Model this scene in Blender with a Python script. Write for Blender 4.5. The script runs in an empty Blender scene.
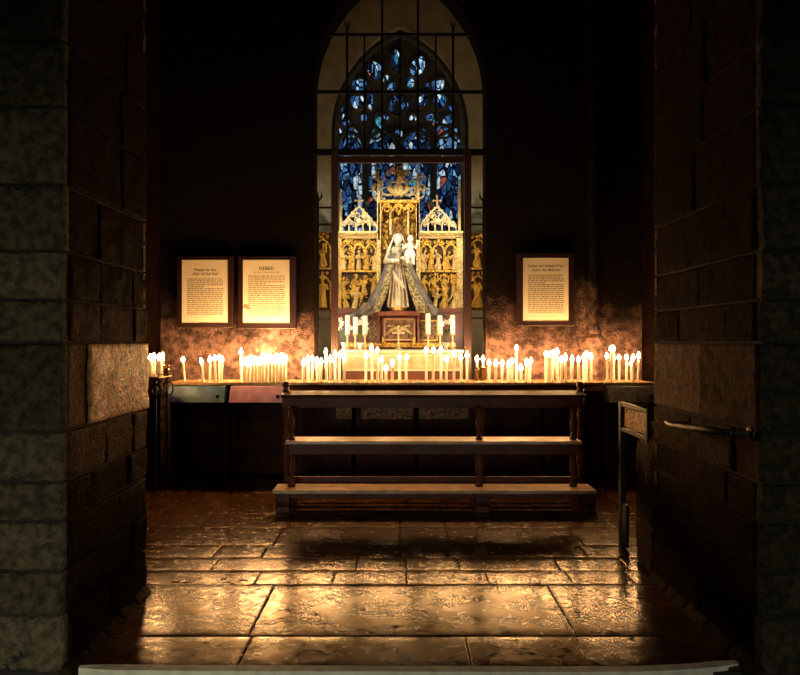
import bpy, bmesh, math, random
from mathutils import Vector, Matrix, noise
R = random.Random(7)
PI = math.pi
sc = bpy.context.scene
C = sc.collection
F = 700.0
EYE = 1.5
HY = 340.0

# ------------------------------------------------------------------ camera
cd = bpy.data.cameras.new('camera')
cam = bpy.data.objects.new('camera', cd); C.objects.link(cam)
cam.location = (0, 0, EYE); cam.rotation_euler = (PI/2, 0, 0)
cd.sensor_width = 36; cd.lens = 36*F/800; cd.shift_y = (HY-337.5)/800
cd.clip_end = 100
sc.camera = cam
# ------------------------------------------------------------------ world and exposure
w = bpy.data.worlds.new('world'); sc.world = w; w.use_nodes = True
w.node_tree.nodes['Background'].inputs[0].default_value = (0.5, 0.6, 0.6, 1)
w.node_tree.nodes['Background'].inputs[1].default_value = 0.0012
sc.view_settings.view_transform = 'Standard'
sc.view_settings.look = 'None'
sc.view_settings.exposure = 0.0
sc.view_settings.gamma = 1
sc.view_settings.use_curve_mapping = False
sc.cycles.use_denoising = True
sc.cycles.sample_clamp_indirect = 4
sc.cycles.caustics_refractive = False
# ------------------------------------------------------------------ added fill from the nave side, altar spotlights
def area(name, loc, target, size, power, col, spread=None):
    l = bpy.data.lights.new(name, 'AREA'); l.size = size; l.energy = power; l.color = col
    if spread: l.spread = spread
    o = bpy.data.objects.new(name, l); C.objects.link(o); o.location = loc
    o.rotation_euler = (Vector(target)-Vector(loc)).to_track_quat('-Z', 'Y').to_euler()
    return o
area('nave_fill_light', (-1.6, -2.2, 0.75), (-1.7, 3.1, 0.1), 1.0, 11, (0.95, 0.95, 0.74), 1.1)  # unseen fill lamp, added to lift the left pier front
area('nave_fill_light', (1.9, -2.4, 0.9), (2.1, 3.1, 0.3), 1.0, 5, (0.95, 0.95, 0.8), 1.1)  # second added fill, for the right pier front
def spot(name, loc, target, power, angle, col, r=0.05, blend=.6):
    l = bpy.data.lights.new(name, 'SPOT'); l.energy = power; l.spot_size = angle; l.spot_blend = blend
    l.color = col; l.shadow_soft_size = r
    o = bpy.data.objects.new(name, l); C.objects.link(o); o.location = loc
    o.rotation_euler = (Vector(target)-Vector(loc)).to_track_quat('-Z', 'Y').to_euler()
WARMW = (1.0, 0.84, 0.56)
spot('altar_spotlight', (-1.05, 8.52, 3.35), (0.2, 9.6, 2.5), 125, 1.5, WARMW)
spot('altar_spotlight', (1.05, 8.52, 3.35), (-0.2, 9.6, 2.5), 125, 1.5, WARMW)
spot('altar_spotlight', (-1.1, 8.6, 1.45), (0.1, 9.6, 1.9), 50, 1.5, WARMW)
spot('altar_spotlight', (1.1, 8.6, 1.45), (-0.1, 9.6, 1.9), 50, 1.5, WARMW)
FLAME_L = 205.0
FLAME_C = (1.0, 0.52, 0.19, 1)
DAY = 1.0

# ------------------------------------------------------------------ helpers
def W(px, py, d):
    return Vector(((px-400)/F*d, d, EYE+(HY-py)/F*d))
def tag(o, label=None, cat=None, group=None, kind=None):
    if label: o['label'] = label
    if cat: o['category'] = cat
    if group: o['group'] = group
    if kind: o['kind'] = kind
    return o
def empty(name, loc, rot=(0, 0, 0)):
    o = bpy.data.objects.new(name, None); C.objects.link(o)
    o.location = loc; o.rotation_euler = rot; o.empty_display_size = .05
    return o
def off(o):
    v = Vector((0, 0, 0))
    while o: v += o.location; o = o.parent
    return v
def obj(name, bm, mat, parent=None, smooth=False, bevel=0, local=False, mods=()):
    if parent and not local:
        bmesh.ops.translate(bm, verts=bm.verts, vec=-off(parent))
    bmesh.ops.recalc_face_normals(bm, faces=bm.faces)
    me = bpy.data.meshes.new(name); bm.to_mesh(me); bm.free()
    for m in (mat if isinstance(mat, (list, tuple)) else [mat]): me.materials.append(m)
    if smooth:
        for p in me.polygons: p.use_smooth = True
    o = bpy.data.objects.new(name, me); C.objects.link(o)
    if parent: o.parent = parent
    if bevel:
        b = o.modifiers.new('bevel', 'BEVEL'); b.width = bevel; b.segments = 2; b.limit_method = 'ANGLE'
    return o
def B(): return bmesh.new()
def box(bm, a, b, mi=0):
    x0, y0, z0 = a; x1, y1, z1 = b
    vs = [bm.verts.new(p) for p in ((x0,y0,z0),(x1,y0,z0),(x1,y1,z0),(x0,y1,z0),(x0,y0,z1),(x1,y0,z1),(x1,y1,z1),(x0,y1,z1))]
    for f in ((0,1,2,3),(4,5,6,7),(0,1,5,4),(1,2,6,5),(2,3,7,6),(3,0,4,7)):
        bm.faces.new([vs[i] for i in f]).material_index = mi
    return bm
def pbox(bm, px0, py0, px1, py1, d0, d1, mi=0):
    """box whose front face (at distance d0) spans these pixels"""
    a = W(px0, py1, d0); b = W(px1, py0, d0)
    return box(bm, (a.x, d0, a.z), (b.x, d1, b.z), mi)
def tube(bm, pts, r, seg=8, closed=False):
    pts = [Vector(p) for p in pts]; n = len(pts); rings = []
    rs = r if isinstance(r, (list, tuple)) else [r]*n
    prev = None
    for i, p in enumerate(pts):
        if closed: t = pts[(i+1) % n]-pts[i-1]
        else: t = pts[min(i+1, n-1)]-pts[max(i-1, 0)]
        if t.length < 1e-9: t = Vector((0, 0, 1))
        t.normalize()
        if prev is None:
            a = Vector((0, 1, 0)) if abs(t.y) < .9 else Vector((1, 0, 0))
            u = t.cross(a).normalized()
        else:
            u = (prev - t*prev.dot(t))
            u = u.normalized() if u.length > 1e-6 else t.orthogonal().normalized()
        prev = u; v = t.cross(u)
        rings.append([bm.verts.new(p+(u*math.cos(2*PI*k/seg)+v*math.sin(2*PI*k/seg))*rs[i]) for k in range(seg)])
    m = n if closed else n-1
    for i in range(m):
        A, D = rings[i], rings[(i+1) % n]
        for k in range(seg):
            bm.faces.new((A[k], A[(k+1) % seg], D[(k+1) % seg], D[k]))
    if not closed:
        bm.faces.new(rings[0]); bm.faces.new(rings[-1])
    return bm
def lathe(bm, prof, c=(0, 0, 0), seg=16, sx=1, sy=1, fold=0, nf=8):
    c = Vector(c); rings = []
    for (r, z) in prof:
        rings.append([bm.verts.new(c+Vector((sx*r*(1+fold*math.cos(nf*2*PI*k/seg+z*9))*math.cos(2*PI*k/seg), sy*r*(1+fold*math.cos(nf*2*PI*k/seg+z*9))*math.sin(2*PI*k/seg), z))) for k in range(seg)])
    for A, D in zip(rings, rings[1:]):
        for k in range(seg): bm.faces.new((A[k], A[(k+1) % seg], D[(k+1) % seg], D[k]))
    bm.faces.new(rings[0]); bm.faces.new(rings[-1])
    return bm
def ball(bm, c, r, sx=1, sy=1, sz=1, seg=12):
    n = max(6, seg//2)
    prof = [(max(1e-4, r*math.sin(PI*i/n)), -r*math.cos(PI*i/n)*sz) for i in range(n+1)]
    return lathe(bm, prof, c, seg, sx, sy)
def prism(bm, pts, d0, d1, mi=0):
    """pts = (x, z) outline, extruded from y=d0 to y=d1"""
    f = [bm.verts.new((x, d0, z)) for x, z in pts]; b = [bm.verts.new((x, d1, z)) for x, z in pts]
    bm.faces.new(f).material_index = mi; bm.faces.new(b).material_index = mi
    n = len(pts)
    for i in range(n): bm.faces.new((f[i], f[(i+1) % n], b[(i+1) % n], b[i])).material_index = mi
    return bm
def arch_w(py, hw, y0, RR):
    if py >= y0: return hw
    v = RR*RR-(py-y0)**2
    return max(0, math.sqrt(max(0, v))-(RR-hw))
def arch_pts(cx, hw, y0, RR, ybot, n=14):
    top = y0-math.sqrt(RR*RR-(RR-hw)**2)
    L = [(cx-hw, ybot)] + [(cx-arch_w(y0+(top-y0)*math.sin(PI/2*i/n), hw, y0, RR), y0+(top-y0)*math.sin(PI/2*i/n)) for i in range(n+1)]
    L[-1] = (cx, top)
    return L + [(2*cx-x, y) for x, y in reversed(L[:-1])]
def pw(pts, d): return [(W(x, y, d).x, W(x, y, d).z) for x, y in pts]

# ------------------------------------------------------------------ materials
def mat(name, col, rough=.6, metal=0, bump=0, bscale=30, var=0, vscale=6, spec=.5, col2=None, tone=False, detail=6, rvar=0, coords='Object'):
    m = bpy.data.materials.new(name); m.use_nodes = True
    nt = m.node_tree; b = nt.nodes['Principled BSDF']; L = nt.links.new
    b.inputs['Roughness'].default_value = rough; b.inputs['Metallic'].default_value = metal
    b.inputs['Specular IOR Level'].default_value = spec
    tc = nt.nodes.new('ShaderNodeTexCoord')
    c2 = col2 or tuple(c*(1-var) for c in col)
    n = nt.nodes.new('ShaderNodeTexNoise'); n.inputs['Scale'].default_value = vscale; n.inputs['Detail'].default_value = detail
    L(tc.outputs[coords], n.inputs['Vector'])
    r = nt.nodes.new('ShaderNodeValToRGB'); r.color_ramp.elements[0].position = .38; r.color_ramp.elements[1].position = .62
    r.color_ramp.elements[0].color = (*c2, 1); r.color_ramp.elements[1].color = (*col, 1)
    L(n.outputs['Fac'], r.inputs['Fac']); out = r.outputs['Color']
    if tone:
        a = nt.nodes.new('ShaderNodeAttribute'); a.attribute_name = 'tone'
        mx = nt.nodes.new('ShaderNodeMix'); mx.data_type = 'RGBA'; mx.blend_type = 'MULTIPLY'; mx.inputs['Factor'].default_value = 1
        L(out, mx.inputs[6]); L(a.outputs['Color'], mx.inputs[7]); out = mx.outputs[2]
    L(out, b.inputs['Base Color'])
    if rvar:
        mr = nt.nodes.new('ShaderNodeMapRange'); mr.inputs['To Min'].default_value = rough-rvar; mr.inputs['To Max'].default_value = rough+rvar
        mr.inputs['From Min'].default_value = .35; mr.inputs['From Max'].default_value = .65
        n3 = nt.nodes.new('ShaderNodeTexNoise'); n3.inputs['Scale'].default_value = 3; n3.inputs['Detail'].default_value = 4
        L(tc.outputs[coords], n3.inputs['Vector']); L(n3.outputs['Fac'], mr.inputs['Value']); L(mr.outputs[0], b.inputs['Roughness'])
    if bump:
        n2 = nt.nodes.new('ShaderNodeTexNoise'); n2.inputs['Scale'].default_value = bscale; n2.inputs['Detail'].default_value = 8; n2.inputs['Roughness'].default_value = .62
        L(tc.outputs[coords], n2.inputs['Vector'])
        bp = nt.nodes.new('ShaderNodeBump'); bp.inputs['Strength'].default_value = min(1, bump); bp.inputs['Distance'].default_value = .02*max(1, bump)
        L(n2.outputs['Fac'], bp.inputs['Height']); L(bp.outputs[0], b.inputs['Normal'])
    return m
M = {}
M['stone_back'] = mat('plastered_stone_shaded_above', (.19, .115, .10), .75, 0, 2.0, 40, .7, 14, .06)
M['stone_pier'] = mat('hewn_stone', (.23, .15, .085), .42, 0, 1.8, 60, .6, 24, .12, tone=True)
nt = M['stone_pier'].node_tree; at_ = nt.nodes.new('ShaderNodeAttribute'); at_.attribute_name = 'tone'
mm_ = nt.nodes.new('ShaderNodeMath'); mm_.operation = 'MULTIPLY'; mm_.inputs[1].default_value = .22   # low-tone stones are matt, the one high-tone block is polished
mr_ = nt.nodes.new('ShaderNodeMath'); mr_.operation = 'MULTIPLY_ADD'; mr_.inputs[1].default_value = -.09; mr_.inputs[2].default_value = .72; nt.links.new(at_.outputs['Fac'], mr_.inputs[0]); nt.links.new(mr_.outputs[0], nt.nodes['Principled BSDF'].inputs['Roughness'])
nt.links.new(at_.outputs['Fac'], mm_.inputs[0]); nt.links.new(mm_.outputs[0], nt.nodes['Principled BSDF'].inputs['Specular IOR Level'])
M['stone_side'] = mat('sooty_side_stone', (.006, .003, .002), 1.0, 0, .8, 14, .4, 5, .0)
M['mortar'] = mat('mortar', (.02, .016, .012), .9, 0, .6, 60, .3)
M['plaster'] = mat('niche_plaster', (.42, .43, .36), .85, 0, .4, 14, .25, 4)
M['tracery'] = mat('window_stone', (.08, .095, .10), .85, 0, .4, 30, .3)
M['ceil'] = mat('dark_vault', (.03, .025, .02), .9)
M['joint'] = mat('floor_joint_dirt', (.02, .015, .01), .8, 0, .5, 60)
M['nosing'] = mat('pale_stone_nosing', (.85, .82, .62), .55, 0, .3, 40, .3, 12)
M['iron'] = mat('black_iron', (.012, .011, .011), .45, .6, .3, 60)
M['ironb'] = mat('brown_painted_iron', (.045, .02, .016), .4, .2, .2, 60)
M['gate'] = mat('gate_metal', (.06, .055, .05), .5, .8, .2, 40)
M['oak'] = mat('dark_stained_oak', (.10, .026, .018), .42, 0, .25, 40, .4, 8, .2, rvar=.06)
M['oakdull'] = mat('dull_armrest_oak', (.07, .028, .018), .55, 0, .3, 40, .4, 8, .15)
M['oakworn'] = mat('worn_board_oak', (.52, .31, .17), .28, 0, .15, 40, .4, 9, .8)
M['panelwood'] = mat('stand_wood', (.05, .016, .010), .6, 0, .2, 30, .5, 6, .1)
M['brass'] = mat('waxy_brass', (.75, .5, .26), .35, .6, .3, 50, .35, 20)
M['pink'] = mat('pale_pink_lacquer', (.80, .42, .56), .4, 0, .3, 30, .2, 14)
M['blue'] = mat('blue_grey_lacquer', (.16, .32, .5), .35, 0, .3, 30, .5, 6)
M['greyp'] = mat('dull_grey_lacquer', (.2, .17, .16), .4, 0, .4, 40, .5, 20)
M['paper'] = mat('cream_paper', (.74, .68, .52), .7, 0, 0, 10, .05)
M['ink'] = mat('black_ink', (.03, .025, .02), .8)
M['inkgrey'] = mat('grey_print', (.16, .14, .11), .8)
M['framew'] = mat('dark_red_frame', (.022, .007, .006), .35, 0, .1, 30, .3)
M['stain'] = mat('red_stain', (.55, .2, .12), .8)
M['gold'] = mat('bright_gilding', (1.0, .62, .12), .36, .35, .8, 50, .75, 45)
M['palegold'] = mat('pale_gilding', (.85, .62, .27), .4, .35, .6, 50, .55, 45)
M['oldgold'] = mat('darkened_gold', (.30, .15, .03), .45, .5, .8, 40, .75, 30)
M['ground'] = mat('umber_ground', (.05, .022, .007), .6, .2, .8, 50, .6, 25)
M['silver'] = mat('silvered_carving', (.80, .66, .40), .4, .3, .3, 60, .5, 40)
M['maroon'] = mat('maroon_paint', (.17, .045, .03), .4, 0, .2, 30, .3)
M['speck'] = mat('dark_speckled_inlay', (.30, .17, .09), .5, .1, .5, 60, .9, 45)
M['cream'] = mat('cream_veined_marble', (.78, .72, .48), .45, 0, .1, 20, .35, 9)
M['linen'] = mat('white_linen', (.9, .86, .7), .8, 0, .2, 40, .05)
M['white'] = mat('white_paint', (.92, .87, .78), .5, 0, .1, 40, .08)
M['robe'] = mat('silver_white_robe', (.60, .53, .40), .5, .15, .4, 40, .35, 14)
M['mantle'] = mat('grey_brocade', (.16, .14, .135), .5, .1, .6, 30, .5, 24)
M['brocade'] = mat('gold_brocade_lining', (.36, .28, .13), .5, .2, .6, 40, .85, 30)
M['hair'] = mat('brown_hair', (.12, .06, .03), .6)
M['leaf'] = mat('green_leaf', (.06, .12, .04), .6)
M['petal'] = mat('white_petal', (.95, .93, .85), .6)
M['tealcup'] = mat('amber_glass', (.7, .32, .08), .15, 0, 0)
M['wick'] = mat('wick', (.02, .015, .01), .9)
# candlelight falloff painted into the wall colour: darker upwards, with a ragged edge
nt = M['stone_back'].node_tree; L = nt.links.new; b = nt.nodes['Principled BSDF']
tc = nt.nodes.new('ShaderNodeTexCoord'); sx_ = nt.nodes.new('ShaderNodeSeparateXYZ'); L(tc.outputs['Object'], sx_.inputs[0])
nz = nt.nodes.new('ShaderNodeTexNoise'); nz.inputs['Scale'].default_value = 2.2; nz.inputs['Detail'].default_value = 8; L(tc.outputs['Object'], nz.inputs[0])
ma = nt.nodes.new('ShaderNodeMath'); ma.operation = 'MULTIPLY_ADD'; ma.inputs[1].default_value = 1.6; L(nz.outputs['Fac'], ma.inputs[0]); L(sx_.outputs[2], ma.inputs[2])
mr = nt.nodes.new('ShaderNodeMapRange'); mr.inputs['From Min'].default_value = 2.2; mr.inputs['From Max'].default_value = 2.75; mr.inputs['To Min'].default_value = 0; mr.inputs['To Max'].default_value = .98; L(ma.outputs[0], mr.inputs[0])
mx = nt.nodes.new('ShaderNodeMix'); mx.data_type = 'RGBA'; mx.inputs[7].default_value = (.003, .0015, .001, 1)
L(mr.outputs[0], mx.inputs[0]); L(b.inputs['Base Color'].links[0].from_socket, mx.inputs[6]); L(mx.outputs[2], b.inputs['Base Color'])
# wax: lets light through
m = bpy.data.materials.new('wax'); m.use_nodes = True; nt = m.node_tree; nt.nodes.clear()
o_ = nt.nodes.new('ShaderNodeOutputMaterial'); d_ = nt.nodes.new('ShaderNodeBsdfDiffuse'); t_ = nt.nodes.new('ShaderNodeBsdfTranslucent')
nz = nt.nodes.new('ShaderNodeTexNoise'); nz.inputs['Scale'].default_value = 20
rp = nt.nodes.new('ShaderNodeValToRGB'); rp.color_ramp.elements[0].color = (.96, .9, .78, 1); rp.color_ramp.elements[1].color = (.98, .95, .87, 1)
nt.links.new(nz.outputs['Fac'], rp.inputs['Fac']); nt.links.new(rp.outputs[0], d_.inputs[0]); nt.links.new(rp.outputs[0], t_.inputs[0])
x_ = nt.nodes.new('ShaderNodeMixShader'); x_.inputs[0].default_value = .5
nt.links.new(d_.outputs[0], x_.inputs[1]); nt.links.new(t_.outputs[0], x_.inputs[2]); nt.links.new(x_.outputs[0], o_.inputs[0])
M['wax'] = m
m = bpy.data.materials.new('candle_flame'); m.use_nodes = True; nt = m.node_tree; nt.nodes.clear()
o_ = nt.nodes.new('ShaderNodeOutputMaterial'); e_ = nt.nodes.new('ShaderNodeEmission')
e_.inputs[0].default_value = FLAME_C; e_.inputs[1].default_value = FLAME_L
nt.links.new(e_.outputs[0], o_.inputs[0]); M['flame'] = m
# stained glass with daylight behind: lead came cells
def glassmat(name, scale, strength, seed):
    m = bpy.data.materials.new(name); m.use_nodes = True; nt = m.node_tree; nt.nodes.clear(); L = nt.links.new
    out = nt.nodes.new('ShaderNodeOutputMaterial'); tc = nt.nodes.new('ShaderNodeTexCoord')
    mp = nt.nodes.new('ShaderNodeMapping'); mp.inputs['Scale'].default_value = (1.45, 0, .62); mp.inputs['Location'].default_value = (seed, 0, seed*.7)
    L(tc.outputs['Object'], mp.inputs[0])
    v = nt.nodes.new('ShaderNodeTexVoronoi'); v.inputs['Scale'].default_value = scale
    v2 = nt.nodes.new('ShaderNodeTexVoronoi'); v2.feature = 'DISTANCE_TO_EDGE'; v2.inputs['Scale'].default_value = scale
    L(mp.outputs[0], v.inputs['Vector']); L(mp.outputs[0], v2.inputs['Vector'])
    sp = nt.nodes.new('ShaderNodeSeparateColor'); L(v.outputs['Color'], sp.inputs[0])
    cr = nt.nodes.new('ShaderNodeValToRGB'); cr.color_ramp.interpolation = 'CONSTANT'
    els = [(0, (.006, .014, .045)), (.2, (.03, .08, .22)), (.34, (.09, .22, .42)), (.5, (.012, .02, .05)), (.6, (.25, .48, .68)), (.72, (.03, .09, .26)), (.84, (.5, .66, .75)), (.93, (.04, .24, .32)), (.97, (.35, .08, .05))]
    while len(cr.color_ramp.elements) < len(els): cr.color_ramp.elements.new(.5)
    for e, (p, c) in zip(cr.color_ramp.elements, els): e.position = p; e.color = (*c, 1)
    L(sp.outputs[0], cr.inputs[0])
    gt = nt.nodes.new('ShaderNodeMapRange'); gt.inputs['From Min'].default_value = .05; gt.inputs['From Max'].default_value = .09
    L(v2.outputs['Distance'], gt.inputs[0])
    nz = nt.nodes.new('ShaderNodeTexNoise'); nz.inputs['Scale'].default_value = 22; nz.inputs['Detail'].default_value = 4; L(tc.outputs['Object'], nz.inputs['Vector'])
    mn = nt.nodes.new('ShaderNodeMapRange'); mn.inputs['From Min'].default_value = .3; mn.inputs['From Max'].default_value = .7; mn.inputs['To Min'].default_value = .15; mn.inputs['To Max'].default_value = 1.3
    L(nz.outputs['Fac'], mn.inputs[0])
    mu = nt.nodes.new('ShaderNodeMath'); mu.operation = 'MULTIPLY'; L(gt.outputs[0], mu.inputs[0]); L(mn.outputs[0], mu.inputs[1])
    mu2 = nt.nodes.new('ShaderNodeMath'); mu2.operation = 'MULTIPLY'; mu2.inputs[1].default_value = strength; L(mu.outputs[0], mu2.inputs[0])
    em = nt.nodes.new('ShaderNodeEmission'); L(cr.outputs[0], em.inputs[0]); L(mu2.outputs[0], em.inputs[1])
    gl = nt.nodes.new('ShaderNodeBsdfGlossy'); gl.inputs['Roughness'].default_value = .2; gl.inputs[0].default_value = (.02, .02, .02, 1)
    ad = nt.nodes.new('ShaderNodeAddShader'); L(em.outputs[0], ad.inputs[0]); L(gl.outputs[0], ad.inputs[1]); L(ad.outputs[0], out.inputs[0])
    return m
M['glass'] = glassmat('stained_glass', 10.5, DAY*.95, 3.1)
M['glass2'] = glassmat('small_stained_glass', 13, DAY*1.4, 1.7)
# floor slabs: dark polished, worn and pitted
m = mat('worn_floor_slab', (.12, .05, .012), .21, 0, 0, 20, .6, 5, .34, tone=True, rvar=.07)
M['floor_'] = m; m.node_tree.nodes['Principled BSDF'].inputs['Specular Tint'].default_value = (1.0, .62, .3, 1)
nt = m.node_tree; L = nt.links.new; b = nt.nodes['Principled BSDF']; tc = nt.nodes.new('ShaderNodeTexCoord')
n1 = nt.nodes.new('ShaderNodeTexNoise'); n1.inputs['Scale'].default_value = 5; n1.inputs['Detail'].default_value = 9; n1.inputs['Roughness'].default_value = .6
mp = nt.nodes.new('ShaderNodeMapping'); mp.inputs['Scale'].default_value = (.7, 1.3, 1)
n2 = nt.nodes.new('ShaderNodeTexNoise'); n2.inputs['Scale'].default_value = 24; n2.inputs['Detail'].default_value = 5; n2.inputs['Roughness'].default_value = .7
L(tc.outputs['Object'], n1.inputs[0]); L(tc.outputs['Object'], mp.inputs[0]); L(mp.outputs[0], n2.inputs[0])
pit = nt.nodes.new('ShaderNodeMapRange'); pit.inputs['From Min'].default_value = .425; pit.inputs['From Max'].default_value = .445
nm = nt.nodes.new('ShaderNodeTexNoise'); nm.inputs['Scale'].default_value = 2.6; nm.inputs['Detail'].default_value = 3; L(tc.outputs['Object'], nm.inputs[0])
mm = nt.nodes.new('ShaderNodeMapRange'); mm.inputs['From Min'].default_value = .42; mm.inputs['From Max'].default_value = .66; mm.inputs['To Min'].default_value = .1; mm.inputs['To Max'].default_value = .0; L(nm.outputs['Fac'], mm.inputs[0])
am = nt.nodes.new('ShaderNodeMath'); am.operation = 'ADD'; L(n2.outputs['Fac'], am.inputs[0]); L(mm.outputs[0], am.inputs[1]); L(am.outputs[0], pit.inputs[0])
n4 = nt.nodes.new('ShaderNodeTexNoise'); n4.inputs['Scale'].default_value = 55; n4.inputs['Detail'].default_value = 4; L(tc.outputs['Object'], n4.inputs[0])
m4 = nt.nodes.new('ShaderNodeMath'); m4.operation = 'MULTIPLY_ADD'; m4.inputs[1].default_value = .18; L(n4.outputs['Fac'], m4.inputs[0]); L(n1.outputs['Fac'], m4.inputs[2])
ml = nt.nodes.new('ShaderNodeMath'); ml.operation = 'MULTIPLY_ADD'; ml.inputs[1].default_value = 1.0; L(pit.outputs[0], ml.inputs[0]); L(m4.outputs[0], ml.inputs[2])
bp = nt.nodes.new('ShaderNodeBump'); bp.inputs['Strength'].default_value = .45; bp.inputs['Distance'].default_value = .005
b.inputs['Roughness'].links[0].from_node.inputs['Value'].links[0].from_node.inputs['Scale'].default_value = 16
ms = nt.nodes.new('ShaderNodeMath'); ms.operation = 'MULTIPLY'; ms.inputs[1].default_value = .29; L(pit.outputs[0], ms.inputs[0]); L(ms.outputs[0], b.inputs['Specular IOR Level'])
L(ml.outputs[0], bp.inputs['Height']); L(bp.outputs[0], b.inputs['Normal'])
old = b.inputs['Base Color'].links[0].from_socket
mx = nt.nodes.new('ShaderNodeMix'); mx.data_type = 'RGBA'; mx.inputs[6].default_value = (.02, .012, .008, 1)
L(pit.outputs[0], mx.inputs[0]); L(old, mx.inputs[7]); L(mx.outputs[2], b.inputs['Base Color'])
M['floor'] = m

# ------------------------------------------------------------------ structure: floor
def tone_layer(bm): return bm.loops.layers.float_color.new('tone')
def patch(bm, lay, P, U, V, N, nu, nv, amp, rnd, t, seed, back=.03, freq=6):
    """one stone: grid face P + u*U + v*V, rounded at its rim, closed sides down to -back"""
    g = []
    def steps(n, ln):
        e1 = min(.25/n, .35*rnd/ln); e2 = min(.5/n, 1.2*rnd/ln); e3 = min(.75/n, 2.6*rnd/ln)
        return [0, e1, e2, e3]+[q/n for q in range(1, n)]+[1-e3, 1-e2, 1-e1, 1]
    us, vs_ = steps(nu, U.length), steps(nv, V.length); nu, nv = len(us)-1, len(vs_)-1
    for j in range(nv+1):
        row = []
        for i in range(nu+1):
            u, v = us[i], vs_[j]
            p = P+U*u+V*v
            e = min(u*U.length, (1-u)*U.length, v*V.length, (1-v)*V.length)
            h = noise.fractal(p*freq+Vector((seed, 0, 0)), .7, 2.1, 4)*amp - rnd*math.exp(-e/(rnd*.6+1e-5))
            row.append(bm.verts.new(p+N*h))
        g.append(row)
    fs = []
    for j in range(nv):
        for i in range(nu): fs.append(bm.faces.new((g[j][i], g[j][i+1], g[j+1][i+1], g[j+1][i])))
    rim = [g[0][i] for i in range(nu)]+[g[j][nu] for j in range(nv)]+[g[nv][i] for i in range(nu, 0, -1)]+[g[j][0] for j in range(nv, 0, -1)]
    low = [bm.verts.new(v.co-N*(N.dot(v.co-P)+back)) for v in rim]
    n = len(rim)
    for i in range(n): fs.append(bm.faces.new((rim[i], rim[(i+1) % n], low[(i+1) % n], low[i])))
    for f in fs:
        f.smooth = True
        for l in f.loops: l[lay] = (t[0], t[1], t[2], 1)
def tn(a=.7, b=1.15, warm=0):
    k = R.uniform(a, b); return (k*(1+warm), k, k*(1-warm))
bm = B(); lay = tone_layer(bm)
rows = [(3.215, 3.55, [-2.0, -.75, .33, 1.6, 3.1]),
        (3.55, 4.29, [-2.2, -.77, .9, 3.1]),
        (4.29, 4.55, [-3.0, -1.7, -.9, -.42, .04, .55, 1.07, 1.45, 3.1]),
        (4.55, 4.82, [-3.0, -1.24, -.29, .04, .39, 1.05, 1.5, 3.1]),
        (4.82, 5.12, [-3.0, -1.9, -1.3, -.96, .0, .33, 1.3, 3.1]),
        (5.12, 5.60, [-3.0, -2.0, -.93, .0, .36, 1.35, 3.1]),
        (5.60, 6.05, [-3.0, -1.6, -.9, .0, .36, 1.5, 3.1]),
        (6.05, 6.9, [-3.0, -1.9, -1.0, .36, 1.2, 2.0, 3.1]),
        (6.9, 7.35, [-3.0, -2.0, -1.45, -.3, .7, 1.8, 3.1]),
        (7.35, 8.3, [-3.0, -1.6, -.2, 1.1, 3.1])]
for ri, (y0, y1, xs) in enumerate(rows):
    for xi, (x0, x1) in enumerate(zip(xs, xs[1:])):
        g = .003
        t = tn(.72, 1.1)
        if ri == 6 and x0 == 0: t = (.75, 1.1, .7)
        if ri == 5 and x0 == -.93: t = (.85, .95, .7)
        if ri == 8 and x0 == -2.0: t = (.25, .25, .25)
        dz = R.uniform(-.0015, .001); tl = R.uniform(-.002, .002)
        patch(bm, lay, Vector((x0+g, y0+g, dz)), Vector((x1-x0-2*g, 0, tl)), Vector((0, y1-y0-2*g, R.uniform(-.001, .001))), Vector((0, 0, 1)),
              max(6, int((x1-x0)/.08)), max(4, int((y1-y0)/.08)), .0012, .004, t, ri*3+xi, .03, 2.2)
fl = tag(obj('floor', bm, M['floor']), kind='structure')
bm = B(); box(bm, (-3.2, 3.2, -.2), (3.2, 8.35, -.018)); tag(obj('floor_bed', bm, M['joint']), kind='structure')
bm = B(); lay = tone_layer(bm)
for i in range(7):
    for j in range(5):
        patch(bm, lay, Vector((-4.2+i*1.2+.01, -2+j*1.02+.01, -.16)), Vector((1.18, 0, 0)), Vector((0, 1.0, 0)), Vector((0, 0, 1)), 8, 8, .005, .006, tn(.4, .6), i*7+j)
tag(obj('floor_nave', bm, M['floor']), kind='structure')
bm = B(); box(bm, (-4.3, -3.0, -.3), (4.3, 3.205, -.185)); tag(obj('floor_nave_bed', bm, M['joint']), kind='structure')
# pale nosing along the step, curving up at the right
bm = B()
cp = [(79, 667), (110, 667.6), (200, 668.5), (330, 669), (450, 669.3), (560, 669.6), (640, 669.3), (690, 667), (720, 664), (747, 661.8)]
f_, t_, fb = [], [], []
for i, (px, py) in enumerate(cp):
    d = F*1.495/(py-HY); x = (px-400)/F*d; wdt = .042 if 0 < i < len(cp)-1 else .012
    t_.append(bm.verts.new((x, d+wdt/2+.006, .008))); f_.append(bm.verts.new((x, d-wdt/2, .004))); fb.append(bm.verts.new((x, d-wdt/2, -.15)))
for i in range(len(cp)-1):
    bm.faces.new((f_[i], f_[i+1], t_[i+1], t_[i])); bm.faces.new((fb[i], fb[i+1], f_[i+1], f_[i]))
bk = [bm.verts.new((v.co.x, v.co.y, -.15)) for v in t_]
for i in range(len(cp)-1):
    bm.faces.new((t_[i], t_[i+1], bk[i+1], bk[i])); bm.faces.new((bk[i], bk[i+1], fb[i+1], fb[i]))
tag(obj('trim_1', bm, M['nosing']), kind='structure')

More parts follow.
